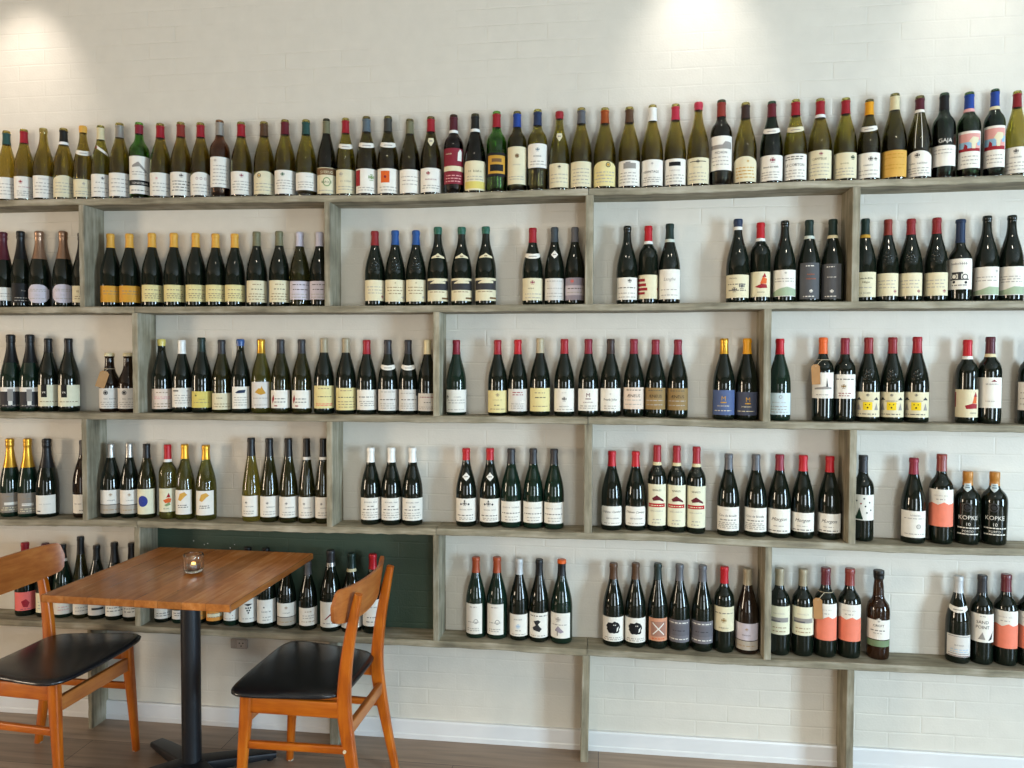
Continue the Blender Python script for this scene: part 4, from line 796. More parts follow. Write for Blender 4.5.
(2, -2.4283, 0.3277, 0.938, 'cha', 'dgreen', 'longblack', 'charcoal|z=.018,.1|w=66|B,-1,1,.78,1,white|B,-.3,.1,.3,.9,grey|B,-.25,.05,.1,.3,white|L1,.06,.12,grey', '', '', 'champagne bottle, black foil, grey label under white strip, right of two, first bay, third shelf'),
(2, -2.3428, 0.3101, 0.938, 'bur', 'dark', 'black', 'cream3|z=.022,.108|B,-.6,-.15,.42,1,black|T,V4,-.38,.6,11,white|L1,.2,.24,brown', '', '', 'dark bottle, black cap, label with black upright block, left of two, first bay, third shelf'),
(2, -2.2491, 0.3101, 0.96, 'bur', 'dark', 'black', 'cream3|z=.022,.108|B,-.6,-.15,.42,1,black|T,V4,-.38,.6,11,white|L1,.2,.24,brown', '', '', 'dark bottle, black cap, label with black upright block, right of two, first bay, third shelf'),
(2, -2.0615, 0.2468, 0.96, 'half', 'brown', 'waxlow:cream', 'greywhite|z=.014,.093|w=78|O,-.3,.78,9,charcoal|D,-.3,.78,5,charcoal|T,Bar Charm,0,.45,9,charcoal|L3,.08,.34,grey', '', 'tagl', 'half bottle, cream wax lip, brown paper tag tied on, first bay of third shelf'),
(2, -1.977, 0.2464, 0.96, 'half', 'brown', 'waxlow:cream', 'greywhite|z=.014,.093|w=78|O,-.3,.78,9,charcoal|D,-.3,.78,5,charcoal|T,Bar Charm,0,.45,9,charcoal|L3,.08,.34,grey', '', '', 'half bottle, cream wax lip, partly behind the upright, first bay of third shelf'),
(2, -1.8256, 0.3029, 0.96, 'bur', 'dark', 'wax:yellowlt', 'pinkcream|z=.014,.095|L1,.8,.86,brown,.6|L2,.5,.62,pink|L2,.1,.3,brown', '', '', 'dark bottle, pale yellow wax top, pinkish label, second bay of third shelf'),
(2, -1.7352, 0.3, 0.96, 'bur', 'dark', 'white', 'white|z=.022,.1|B,-.8,-.3,.82,.88,black|C,.4,.84,5,grey|L4,.2,.66,grey,.7', '', '', 'dark bottle, white cap, white label of fine text, second bay of third shelf'),
(2, -1.6484, 0.3098, 0.96, 'bur', 'dark', 'darkgreen', 'yellowlt|z=.02,.084|w=68|C,-.5,.75,4,dgreen|T,Arneis,0,.48,7,brown|L1,.3,.34,brown', '', '', 'dark bottle, dark green cap, pale yellow label, second bay of third shelf'),
(2, -1.5598, 0.2997, 0.948, 'bur', 'olived', 'charcoal', 'cream|z=.014,.08|T,COSTE,-.2,.66,9,black|L2,.15,.4,brown', '', '', 'olive-black bottle, charcoal cap, low cream label, second bay of third shelf'),
(2, -1.4777, 0.302, 0.948, 'bur', 'dark', 'wax:bluebright', 'white|z=.018,.106|w=55|P,navy,-.6:.74,-.2:.84,.5:.86,.4:.72,-.4:.7|L4,.15,.55,grey,.8', '', '', 'dark bottle, blue wax tip, narrow label with blue bird, second bay of third shelf'),
(2, -1.388, 0.3027, 0.96, 'bur', 'olive2', 'gold', 'greywhite|z=.022,.125|w=58|r=-10|P,gold,-.5:.6,-.1:.76,.3:.74,.6:.56,.1:.5|P,gold,-.1:.6,.2:.85,.4:.62|L1,.36,.4,grey|L1,.1,.14,grey', '', '', 'olive bottle, gold cap, label with gold fish drawing, second bay of third shelf'),
(2, -1.3036, 0.3017, 0.96, 'bur', 'olived', 'charcoal', 'white|z=.022,.093|w=64|r=-8|P,red,-.8:.5,-.6:.75,-.5:.5,-.7:.25|L1,.5,.58,black,.5|L1,.32,.38,black,.6|B,-.5,-.2,.1,.16,red', '', '', 'olive-black bottle, charcoal cap, label with red mark, left of two, second bay, third shelf'),
(2, -1.2143, 0.3015, 0.96, 'bur', 'olived', 'charcoal', 'white|z=.022,.093|w=64|r=-8|P,red,-.8:.5,-.6:.75,-.5:.5,-.7:.25|L1,.5,.58,black,.5|L1,.32,.38,black,.6|B,-.5,-.2,.1,.16,red', '', '', 'olive-black bottle, charcoal cap, label with red mark, right of two, second bay, third shelf'),
(2, -1.1192, 0.3065, 0.96, 'bur', 'dark', 'taupelt', 'cream2|z=.022,.11|L1,.86,.9,brown,.5|L1,.5,.57,black,.6|L2,.12,.22,pinkred,.8', '', '', 'dark bottle, light taupe cap, cream label reaching highest, second bay of third shelf'),
(2, -1.0269, 0.3062, 0.96, 'bur', 'dark', 'taupelt', 'cream2|z=.016,.102|L1,.86,.9,brown,.5|L1,.56,.62,black,.8|L3,.12,.42,brown,.8', '', '', 'dark bottle, light taupe cap, cream label, second bay of third shelf'),
(2, -0.94, 0.2983, 0.96, 'bur', 'dark', 'red', 'white|z=.018,.098|L1,.62,.68,black,.8|L3,.2,.45,grey,.7', '', '', 'dark bottle, red cap, white label, red paper edge, second bay of third shelf'),
(2, -0.852, 0.2981, 0.96, 'bur', 'dark', 'charcoal', 'greywhite|z=.016,.1|L1,.86,.9,grey|L1,.5,.56,black|L3,.1,.36,grey,.7', 'white:band', '', 'dark bottle, charcoal cap, broad white collar, left of the two, second bay of third shelf'),
(2, -0.7683, 0.2978, 0.921, 'bur', 'dark', 'charcoal', 'greywhite|z=.016,.1|L1,.8,.84,grey|B,.7,.95,.7,1,charcoal|L1,.5,.56,black|L3,.1,.36,grey,.7', 'white:band', '', 'dark bottle, charcoal cap, broad white collar, right of the two, second bay of third shelf'),
(2, -0.6893, 0.2975, 0.921, 'bur', 'dark', 'creamcap', 'greywhite|z=.016,.085|L1,.76,.82,wine|L1,.46,.5,black,.3|L2,.1,.25,grey', '', '', 'dark bottle, cream cap, half behind the second upright, second bay of third shelf'),
(2, -0.5718, 0.2971, 0.96, 'bur', 'dgreen', 'wine', 'white|z=.012,.1|w=78|C,-.75,.68,7,charcoal|T,Bourgogne,.1,.66,6,black|L2,.4,.58,grey|L1,.1,.13,grey', '', '', 'dark green bottle, wine-red cap, standing alone, third bay of third shelf'),
(2, -0.4059, 0.2965, 0.939, 'bur', 'dark', 'red', 'cream2|z=.012,.098|C,0,.8,7,brown|T,CHATEAU DE,0,.55,7,brown|L1,.32,.38,black,.3|L1,.14,.18,brown', '', '', 'dark bottle, red cap, deep cream label, third bay of third shelf'),
(2, -0.3256, 0.2975, 0.939, 'bur', 'dark', 'redb', 'greywhite|z=.018,.104|L2,.72,.88,red,.5|C,.4,.4,10,white|L3,.12,.36,grey,.6', '', '', 'dark bottle, bright red cap, grey-white label with red words, third bay of third shelf'),
(2, -0.2375, 0.3028, 0.96, 'bur', 'dark', 'beige', 'cream2|z=.018,.106|L1,.78,.82,brown,.5|L1,.58,.64,black,.5|L1,.2,.25,brown', '', '', 'dark bottle, beige cap, cream label, third bay of third shelf'),
(2, -0.1423, 0.2994, 0.96, 'bur', 'dark', 'red', 'white|z=.018,.106|T,2020,0,.8,8,grey|C,0,.55,9,charcoal|T,FINGERPOST,0,.2,7,black|L1,.08,.11,grey', '', '', 'dark bottle, red cap, white label with black rosette, third bay of third shelf'),
(2, -0.049, 0.2992, 0.96, 'bur', 'dark', 'wine', 'white|z=.022,.106|T,M,0,.62,19,maroon|B,-.2,.2,.52,.56,maroon|T,BURGUNDIAN,0,.36,7,maroon|L2,.1,.25,grey', '', '', 'dark bottle, dark red cap, white label with large maroon initial, third bay of third shelf'),
(2, 0.037, 0.2989, 0.96, 'bur', 'dark', 'darkbrown', 'white|z=.022,.108|C,0,.75,3,grey|T,Frank John,0,.46,11,black|L2,.1,.25,grey,.5', '', '', 'dark bottle, dark brown cap, white label with bold name, third bay of third shelf'),
(2, 0.1259, 0.2987, 0.96, 'bur', 'dark', 'wine', 'pinkcream|z=.03,.112|L1,.86,.9,black,.6|T,ÆNEUS,0,.55,14,black|L1,.4,.44,grey|L1,.2,.24,grey', '', '', 'dark bottle, red cap, pale pink label with large capitals, third bay of third shelf'),
(2, 0.2084, 0.2972, 0.96, 'bur', 'dark', 'wine', 'tan|z=.03,.112|L1,.86,.9,black,.6|T,ÆNEUS,0,.55,14,black|L1,.4,.44,grey|L1,.2,.24,grey', '', '', 'dark bottle, red cap, tan label with large capitals, left of two, third bay, third shelf'),
(2, 0.2926, 0.2992, 0.96, 'bur', 'dark', 'wine', 'tan|z=.03,.112|L1,.86,.9,black,.6|T,ÆNEUS,0,.55,14,black|L1,.4,.44,grey|L1,.2,.24,grey', '', '', 'dark bottle, red cap, tan label with large capitals, right of two, third bay, third shelf'),
(2, 0.4655, 0.3075, 0.96, 'bur', 'dark', 'gold', 'slate|z=.018,.108|T,M,0,.58,20,gold|B,-.2,.2,.48,.53,gold|T,BURGUNDIAN,0,.34,8,cream|L1,.16,.19,cream', '', '', 'dark bottle, gold cap, slate blue label, gold initial, third bay of third shelf'),
(2, 0.5507, 0.308, 0.96, 'bur', 'dark', 'amber', 'slatedark|z=.018,.102|T,M,.1,.58,20,gold|B,-.1,.3,.48,.53,gold|T,TERRAZAS,0,.34,8,cream|L1,.16,.19,cream', '', '', 'dark bottle, amber cap, dark slate label, gold initial, third bay of third shelf'),
(2, 0.6702, 0.3076, 0.96, 'bur', 'dgreen', 'redb', 'bluewhite|z=.022,.1|O,.1,.82,6,grey|T,Wilder Satz,0,.54,8,grey|L3,.1,.42,grey,.7', '', '', 'dark green bottle, red cap, pale bluish label, last bay of third shelf'),
(2, 0.8271, 0.3123, 0.955, 'bor', 'dark', 'orange', 'white|z=.083,.175|w=74|P,grey,-.6:.4,.2:.46,.7:.42,.7:.36,-.6:.34|P,charcoal,.25:.45,.3:.8,.4:.45|L1,.12,.18,grey,.6', '', 'tagl', 'dark straight bottle, orange cap, brown paper tag, last bay of third shelf'),
(2, 0.9056, 0.3103, 0.955, 'bor', 'dark', 'wine', 'white|z=.083,.17|w=74|L1,.78,.84,black,.8|C,-.05,.5,8,tan|L2,.1,.25,wine,.5', '', '', 'dark straight bottle, wine-red cap, white label set high, last bay of third shelf'),
(2, 0.9891, 0.3121, 0.943, 'bur', 'dark', 'winered', 'cream|z=.018,.105|C,0,.88,5,charcoal|P,charcoal,-.8:.68,-.6:.8,-.4:.68|P,charcoal,.4:.68,.6:.8,.8:.68|T,CHATEAUNEUF,0,.62,7,charcoal|P,grey,-.75:.28,-.6:.56,-.45:.28|P,grey,.45:.28,.6:.56,.75:.28|B,-.3,.3,.28,.6,yellow|D,-.12,.5,2,black|D,.12,.5,2,black|D,0,.38,3,black|L1,.1,.18,charcoal', '', 'emb', 'embossed bottle, red cap, label with yellow square, leftmost of three, last bay, third shelf'),
(2, 1.0738, 0.3127, 0.943, 'bur', 'dark', 'winered', 'cream|z=.018,.105|C,0,.88,5,charcoal|P,charcoal,-.8:.68,-.6:.8,-.4:.68|P,charcoal,.4:.68,.6:.8,.8:.68|T,CHATEAUNEUF,0,.62,7,charcoal|P,grey,-.75:.28,-.6:.56,-.45:.28|P,grey,.45:.28,.6:.56,.75:.28|B,-.3,.3,.28,.6,yellow|D,-.12,.5,2,black|D,.12,.5,2,black|D,0,.38,3,black|L1,.1,.18,charcoal', '', 'emb', 'embossed bottle, red cap, label with yellow square, second of three, last bay, third shelf'),
(2, 1.1603, 0.3146, 0.96, 'bur', 'dark', 'red', 'cream|z=.018,.105|C,0,.88,5,charcoal|P,charcoal,-.8:.68,-.6:.8,-.4:.68|P,charcoal,.4:.68,.6:.8,.8:.68|T,CHATEAUNEUF,0,.62,7,charcoal|P,grey,-.75:.28,-.6:.56,-.45:.28|P,grey,.45:.28,.6:.56,.75:.28|B,-.3,.3,.28,.6,yellow|D,-.12,.5,2,black|D,.12,.5,2,black|D,0,.38,3,black|L1,.1,.18,charcoal', '', 'emb', 'embossed bottle, red cap, label with yellow square, rightmost of three, last bay, third shelf'),
(2, 1.3347, 0.3045, 0.949, 'bor', 'dark', 'redb+white', 'cream|z=.022,.122|w=74|P,red,-.1:.42,.4:.5,.8:.48,.8:.32,.0:.3|P,orange,.4:.5,.75:.5,.75:.74,.55:.8|P,red,.5:.74,.8:.74,.65:.92|B,-1,-.82,.36,.9,wine|T,MERLIN,.5,.14,7,black', '', '', 'dark straight bottle, red cap, label with red and yellow figure, last bay of third shelf'),
(2, 1.4125, 0.3159, 0.949, 'bor', 'dark', 'winedark+cream', 'white|z=.055,.16|w=74|P,wine,.1:.86,.5:.86,.3:.93|T,MEDITERRA,.2,.76,8,charcoal|T,Poggio,.1,.2,9,grey,.4', '', '', 'dark straight bottle, maroon cap with cream ring, tall white label, last bay of third shelf'),
(2, 1.5498, 0.3057, 0.96, 'bor', 'dark', 'black', 'white|z=.05,.15|w=70|L3,.2,.7,grey', '', '', 'dark bottle cut by the picture edge, last bay of third shelf'),
(3, -2.5307, 0.3359, 0.871, 'cha', 'dgreen', 'longgold', 'taupelabel|z=.02,.1|w=70|L1,.8,.84,brown,.4|B,-.5,.5,.38,.52,white|L2,.12,.28,cream,.8', '', '', 'champagne bottle, gold foil, grey-brown label, left of the two, first bay of fourth shelf'),
(3, -2.4475, 0.3355, 0.871, 'cha', 'dgreen', 'longgold', 'taupelabel|z=.016,.1|w=70|L1,.7,.74,brown,.4|B,-.5,.4,.38,.44,white|B,-.5,.4,.46,.5,white|L2,.1,.26,cream,.8', '', '', 'champagne bottle, gold foil, grey-brown label, right of the two, first bay of fourth shelf'),
(3, -2.357, 0.3329, 0.96, 'cha', 'dark', 'longblack', 'white|z=.016,.092|w=55|r=-14|T,Les Bulles,0,.5,8,grey,.4|B,-.8,-.4,.12,.18,charcoal', '', '', 'champagne bottle, black foil, plain white label, first bay of fourth shelf'),
(3, -2.1856, 0.3245, 0.96, 'bur', 'brown', 'charcoal', 'white|z=.018,.09|w=74|L1,.48,.54,grey|L1,.14,.18,charcoal,.4', '', '', 'bottle half hidden behind the first upright, first bay of fourth shelf'),
(3, -2.0614, 0.3093, 0.956, 'bur', 'dark', 'silver', 'white|z=.018,.112|w=76|B,-1,1,.0,.36,greige|B,-1,1,.36,.39,charcoal|C,-.05,.8,6,brownlt|T,FRAPPATO,0,.54,7,black|L1,.14,.2,brownlt', '', '', 'dark bottle, silver cap, white label above grey strip, left of two, second bay, fourth shelf'),
(3, -1.9762, 0.312, 0.867, 'bur', 'dark', 'silver', 'white|z=.018,.112|w=76|B,-1,1,.0,.36,greige|B,-1,1,.36,.39,charcoal|C,-.05,.8,6,brownlt|T,FRAPPATO,0,.54,7,black|L1,.14,.2,brownlt', '', '', 'dark bottle, silver cap, white label above grey strip, right of two, second bay, fourth shelf'),
(3, -1.8983, 0.3096, 0.872, 'bur', 'olived', 'black', 'cream3|z=.018,.118|w=62|r=-12|D,-.25,.52,22,royal', '', '', 'olive-black bottle, black cap, label with large blue disc, second bay of fourth shelf'),
(3, -1.8034, 0.3082, 0.892, 'bor', 'olive2', 'redb+white', 'cream3|z=.03,.125|w=66|r=-6|P,orange,-.4:.5,.1:.6,.4:.56,.3:.4,-.2:.38|P,red,-.1:.62,.3:.62,.15:.82|P,greenlt,-.3:.3,.2:.42,.3:.3,-.1:.24|T,MERLIN,-.1,.12,7,black', '', '', 'straight olive bottle, red cap, label with many-coloured figure, second bay of fourth shelf'),
(3, -1.727, 0.3111, 0.892, 'bur', 'olive2', 'gold', 'white|z=.022,.118|w=55|r=-16|P,golden,-.5:.6,-.3:.85,.2:.92,.5:.8,.2:.72,-.2:.55|L2,.28,.4,charcoal,.6', '', '', 'olive bottle, gold cap, label with gold sprig, left of two, second bay, fourth shelf'),
(3, -1.6334, 0.3094, 0.96, 'bur', 'olive2', 'gold', 'white|z=.022,.118|w=55|r=-12|P,golden,-.5:.6,-.3:.85,.2:.92,.5:.8,.2:.72,-.2:.55|L2,.28,.4,charcoal,.6', '', '', 'olive bottle, gold cap, label with gold sprig, right of two, second bay, fourth shelf'),
(3, -1.434, 0.3421, 0.958, 'als', 'olive2', 'black', 'white|w=62|r=-22|z=.022,.105|C,-.2,.68,5,charcoal|T,RIESLING,.1,.46,8,charcoal|L2,.12,.3,grey,.6', '', '', 'tall slim olive bottle, black cap, label turned aside, second bay of fourth shelf'),
(3, -1.3559, 0.3417, 0.958, 'als', 'olived', 'black', 'white|w=74|z=.022,.105|C,-.2,.68,5,charcoal|T,RIESLING,.1,.46,8,charcoal|L2,.12,.3,grey,.6', '', '', 'tall slim olive bottle, black cap, white label, left of the two, second bay, fourth shelf'),
(3, -1.2735, 0.343, 0.96, 'als', 'olived', 'black', 'white|w=74|z=.022,.105|C,-.2,.68,5,charcoal|T,RIESLING,.1,.46,8,charcoal|L2,.12,.3,grey,.6', '', '', 'tall slim olive bottle, black cap, white label, right of the two, second bay, fourth shelf'),
(3, -1.1947, 0.3434, 0.854, 'als', 'olived', 'black+white', 'white|w=72|r=-6|z=.022,.105|C,-.2,.68,5,charcoal|T,RIESLING,.1,.46,8,charcoal|L2,.12,.3,grey,.6', '', '', 'tall slim olive bottle, black cap with white ring, second bay of fourth shelf'),
(3, -1.1245, 0.3436, 0.854, 'als', 'olived', 'black+white', 'white|w=72|z=.022,.105|C,-.2,.68,5,charcoal|T,RIESLING,.1,.46,8,charcoal|L2,.12,.3,grey,.6', '', '', 'tall slim bottle, white-ringed cap, behind the second upright, second bay of fourth shelf'),
(3, -0.9245, 0.3076, 0.96, 'bur', 'dark', 'white', 'white|z=.02,.105|T,Domaine Gros,0,.78,8,charcoal,.4|L1,.6,.66,charcoal,.3|L1,.46,.52,charcoal,.7|L3,.1,.36,grey,.8', '', '', 'dark bottle, white cap, white label, leftmost of the three, third bay of fourth shelf'),
(3, -0.8383, 0.308, 0.96, 'bur', 'dark', 'white', 'white|z=.02,.105|T,Domaine Gros,0,.78,8,charcoal,.4|L1,.6,.66,charcoal,.3|L1,.46,.52,charcoal,.7|L3,.1,.36,grey,.8', '', '', 'dark bottle, white cap, white label, second of the three, third bay of fourth shelf'),
(3, -0.751, 0.3085, 0.96, 'bur', 'dark', 'white', 'white|z=.02,.105|T,Domaine Gros,0,.78,8,charcoal,.4|L1,.6,.66,charcoal,.3|L1,.46,.52,charcoal,.7|L3,.1,.36,grey,.8', '', '', 'dark bottle, white cap, white label, rightmost of the three, third bay of fourth shelf'),
(3, -0.5316, 0.3073, 0.96, 'bur', 'dark', 'redb:short', 'white|z=.02,.108|C,-.12,.78,8,charcoal|D,-.4,.76,4,charcoal|D,.18,.76,4,charcoal|D,-.12,.9,3,charcoal|T,DOMAINE ROCHE,0,.5,7,charcoal|L1,.26,.32,charcoal|L2,.08,.18,grey,.6', 'white:diamond', '', 'dark bottle, red cap, white diamond on neck, left of two, third bay, fourth shelf'),
(3, -0.4353, 0.3081, 0.959, 'bur', 'dark', 'redb:short', 'white|z=.02,.108|C,-.12,.78,8,charcoal|D,-.4,.76,4,charcoal|D,.18,.76,4,charcoal|D,-.12,.9,3,charcoal|T,DOMAINE ROCHE,0,.5,7,charcoal|L1,.26,.32,charcoal|L2,.08,.18,grey,.6', 'white:diamond', '', 'dark bottle, red cap, white diamond on neck, right of two, third bay, fourth shelf'),
(3, -0.3504, 0.3081, 0.959, 'bur', 'dgreen', 'charcoal', 'white|z=.022,.1|T,Pierre Savoye,0,.68,10,grey,.4|L1,.42,.5,charcoal,.9|L2,.1,.3,grey,.6', '', '', 'dark bottle, charcoal cap, label with grey script, leftmost of three, third bay, fourth shelf'),
(3, -0.263, 0.3105, 0.924, 'bur', 'dgreen', 'charcoal', 'white|z=.022,.1|T,Pierre Savoye,0,.68,10,grey,.4|L1,.42,.5,charcoal,.9|L2,.1,.3,grey,.6', '', '', 'dark bottle, charcoal cap, label with grey script, second of three, third bay, fourth shelf'),
(3, -0.1805, 0.3105, 0.924, 'bur', 'dgreen', 'charcoal', 'white|z=.022,.1|T,Pierre Savoye,0,.68,10,grey,.4|L1,.42,.5,charcoal,.9|L2,.1,.3,grey,.6', '', '', 'dark bottle, charcoal cap, label with grey script, rightmost of three, third bay, fourth shelf'),
(3, 0.0447, 0.3039, 0.96, 'bur', 'dark', 'redb', 'white|round|z=.02,.092|w=70|T,Château Cambon,0,.66,10,black,.4|T,Beaujolais,.1,.34,9,black,.4|L1,.1,.14,grey', '', '', 'dark bottle, red cap, rounded label of script, left of two, fourth bay, fourth shelf'),
(3, 0.1362, 0.3032, 0.945, 'bur', 'dark', 'redb', 'white|round|z=.02,.092|w=70|T,Château Cambon,0,.66,10,black,.4|T,Beaujolais,.1,.34,9,black,.4|L1,.1,.14,grey', '', '', 'dark bottle, red cap, rounded label of script, right of two, fourth bay, fourth shelf'),
(3, 0.218, 0.329, 0.854, 'bor', 'dark', 'red+cream', 'cream3|z=.021,.166|w=74|T,RINALDI,0,.84,8,black|P,maroon,-.4:.66,.0:.74,.3:.68,.6:.62,.6:.58,.2:.62,-.3:.6|B,-.75,.75,.45,.54,redb|L1,.48,.51,cream|T,Grignolino,0,.34,9,grey,.4|L2,.06,.18,grey,.4', '', '', 'dark straight bottle, tall label with red band, leftmost of three, fourth bay, fourth shelf'),
(3, 0.2923, 0.33, 0.85, 'bor', 'dark', 'red+cream', 'cream3|z=.021,.166|w=74|T,RINALDI,0,.84,8,black|P,maroon,-.4:.66,.0:.74,.3:.68,.6:.62,.6:.58,.2:.62,-.3:.6|B,-.75,.75,.45,.54,redb|L1,.48,.51,cream|T,Grignolino,0,.34,9,grey,.4|L2,.06,.18,grey,.4', '', '', 'dark straight bottle, tall label with red band, second of three, fourth bay, fourth shelf'),
(3, 0.3669, 0.33, 0.859, 'bor', 'dark', 'red+cream', 'cream3|z=.021,.166|w=74|T,RINALDI,0,.84,8,black|P,maroon,-.4:.66,.0:.74,.3:.68,.6:.62,.6:.58,.2:.62,-.3:.6|B,-.75,.75,.45,.54,redb|L1,.48,.51,cream|T,Grignolino,0,.34,9,grey,.4|L2,.06,.18,grey,.4', '', '', 'dark straight bottle, tall label with red band, rightmost of three, fourth bay, fourth shelf'),
(3, 0.4872, 0.3085, 0.96, 'bur', 'dark', 'grey', 'white|z=.02,.106|T,2021,-.1,.86,7,grey|T,Côte de Brouilly,0,.6,9,black|L1,.44,.5,charcoal|L4,.1,.36,grey,.8', '', '', 'dark bottle, grey cap, label of black writing, left of two, fourth bay, fourth shelf'),
(3, 0.5883, 0.3088, 0.96, 'bur', 'dark', 'grey', 'white|z=.02,.106|T,2021,-.1,.86,7,grey|T,Côte de Brouilly,0,.6,9,black|L1,.44,.5,charcoal|L4,.1,.36,grey,.8', '', '', 'dark bottle, grey cap, label of black writing, right of two, fourth bay, fourth shelf'),
(3, 0.6753, 0.3111, 0.96, 'bur', 'dark', 'wine', 'white|z=.018,.104|T,Morgon,0,.52,15,black,.4|L1,.28,.32,grey,.4|L1,.08,.16,charcoal,.8', '', '', 'dark bottle, dull red cap, tall white label with large script, fourth bay of fourth shelf'),
(3, 0.7613, 0.3104, 0.96, 'bur', 'dark', 'redb', 'white|z=.026,.094|T,Morgon,0,.52,15,black,.4|L1,.28,.32,grey,.4|L1,.08,.16,charcoal,.8', '', '', 'dark bottle, bright red cap, white label with large script, fourth bay of fourth shelf'),
(3, 0.8575, 0.3094, 0.96, 'bur', 'dark', 'redb', 'white|z=.026,.094|T,Morgon,0,.52,15,black,.4|L1,.28,.32,grey,.4|L1,.08,.16,charcoal,.8', '', '', 'dark bottle, bright red cap, script label, beside last upright, fourth bay of fourth shelf'),
(3, 0.9771, 0.3171, 0.96, 'bor', 'dark', 'charcoal', 'white|z=.075,.165|w=74|D,-.4,.75,3,charcoal|D,.1,.85,3,charcoal|D,.5,.7,3,charcoal|D,.2,.55,3,charcoal|D,-.1,.65,3,red|D,.6,.4,3,charcoal|D,.3,.3,3,charcoal|P,dgreen,-.8:.05,-.6:.6,-.4:.05|P,dgreen,-.5:.04,-.2:.5,.05:.04|P,sage,-.9:.04,-.8:.4,-.6:.04', '', '', 'dark straight bottle, white label with green tree and dots, last bay of fourth shelf'),
(3, 1.1562, 0.3129, 0.96, 'bur', 'dark', 'wine', 'white|z=.022,.115|w=70|r=6|T,LITMUS,.1,.8,10,grey|L1,.7,.73,grey|O,.3,.42,8,grey|D,.3,.42,5,greywhite|L1,.12,.15,grey', '', '', 'dark bottle, wine-red cap, white label with grey rosette, last bay of fourth shelf'),
(3, 1.2534, 0.3268, 0.96, 'bor', 'dark', 'waxlong:redbrown', 'white|z=.06,.185|w=75|B,-1,1,0,.58,coral|P,coral,-1:.5,-1:.58,-.6:.64,-.2:.58,.2:.66,.6:.58,1:.64,1:.5|T,DOMAINE DES,0,.82,7,grey|L1,.72,.76,grey,.3', '', '', 'dark straight bottle, white label with coral lower half, last bay of fourth shelf'),
(3, 1.345, 0.2644, 0.96, 'port', 'dark', 'amberdull', '', '', 'port', 'squat black port bottle, orange cap, white capitals, left of the two, last bay, fourth shelf'),
(3, 1.4375, 0.263, 0.96, 'port', 'dark', 'amberdull', '', '', 'port', 'squat black port bottle, orange cap, white capitals, right of the two, last bay, fourth shelf'),
(4, -2.4665, 0.3109, 0.96, 'bur', 'dark', 'red', 'pinkred|z=.025,.1|w=72|P,red,-.2:.2,-.35:.5,0:.62,.25:.4,.1:.16|L1,.06,.1,wine,.5', '', '', 'dark bottle, dark red cap, salmon pink label, first bay of lowest shelf'),
(4, -2.3708, 0.3104, 0.905, 'bur', 'dark', 'winedark', 'cream|z=.02,.1|L3,.2,.6,grey', '', '', 'dark bottle, maroon cap, behind the chair backrest, first bay of lowest shelf'),
(4, -2.2902, 0.3082, 0.905, 'bur', 'dgreen', 'black+white', 'white|z=.016,.1|L1,.6,.7,wine,.8|L2,.2,.4,pink,.5', '', '', 'dark green bottle, black cap with white ring, first bay of lowest shelf'),
(4, -2.2059, 0.3445, 0.863, 'als', 'olived', 'black', 'white|z=.018,.085|w=70|L2,.2,.5,grey', '', '', 'tall slim olive bottle, black cap, white label, first bay of lowest shelf'),
(4, -2.1324, 0.3094, 0.85, 'bur', 'dark', 'black', 'greywhite|z=.018,.09|w=72|B,-.5,.5,.3,.42,charcoal|L1,.6,.66,grey', '', '', 'dark bottle, black cap, label with one dark line, first bay of lowest shelf'),
(4, -2.0502, 0.3245, 0.85, 'bur', 'dark', 'longblack2', 'white|z=.018,.09|w=72|L2,.25,.5,charcoal', '', '', 'dark bottle, long black foil, white label, first bay of lowest shelf'),
(4, -1.9707, 0.3245, 0.85, 'bur', 'dark', 'black', 'white|z=.018,.09|w=72|L2,.25,.5,charcoal', '', '', 'dark bottle beside the first upright, mostly behind tabletop, first bay of lowest shelf'),
(4, -1.8327, 0.279, 0.96, 'bor', 'dark', 'black', 'white|z=.018,.1|O,0,.7,8,charcoal|L2,.15,.35,charcoal', '', '', 'dark bottle just past the upright, round emblem on label, second bay of lowest shelf'),
(4, -1.7531, 0.279, 0.96, 'bor', 'dgreen', 'black', 'greywhite|z=.02,.1|B,-1,1,.5,.8,dgreen|L2,.2,.4,charcoal', '', '', 'dark green bottle behind the table column, second bay of lowest shelf'),
(4, -1.6772, 0.279, 0.96, 'bor', 'dark', 'black', 'orangelab|z=.02,.1|L2,.2,.6,brown', '', '', 'bottle with orange label emerging beside the table column, second bay of lowest shelf'),
(4, -1.6007, 0.279, 0.96, 'bor', 'dark', 'black', 'orangelab|z=.02,.1|w=72|B,-.8,.8,.2,.4,cream|L2,.2,.5,brown', '', '', 'bottle with orange label, fully visible below tabletop edge, second bay of lowest shelf'),
(4, -1.5265, 0.279, 0.913, 'bor', 'dgreen', 'black', 'white|z=.025,.1|w=60|r=-10|C,.0,.5,6,charcoal|D,-.3,.7,2,red|D,.3,.3,2,red|L1,.1,.14,grey', '', '', 'green bottle with small white label, low beneath tabletop corner, second bay of lowest shelf'),
(4, -1.4524, 0.3245, 0.85, 'bur', 'dark', 'black', 'white|z=.02,.11|w=72|D,-.18,.6,3.6,charcoal|D,0,.6,3.6,charcoal|D,.18,.6,3.6,charcoal|D,-.09,.5,3.6,charcoal|D,.09,.5,3.6,charcoal|D,0,.4,3.6,charcoal|P,charcoal,-.35:.76,-.1:.7,0:.68,.1:.7,.35:.76,.1:.78,-.1:.78|L1,.14,.2,grey,.5', '', '', 'dark bottle, white label with grape bunch, second bay of lowest shelf'),
(4, -1.373, 0.3245, 0.85, 'bur', 'dark', 'black', 'white|z=.02,.108|D,-.2,.68,3,charcoal|T,SAUER IM,0,.46,9,charcoal|L2,.12,.3,grey,.4', '', '', 'dark bottle, white label with small emblem and capitals, second bay of lowest shelf'),
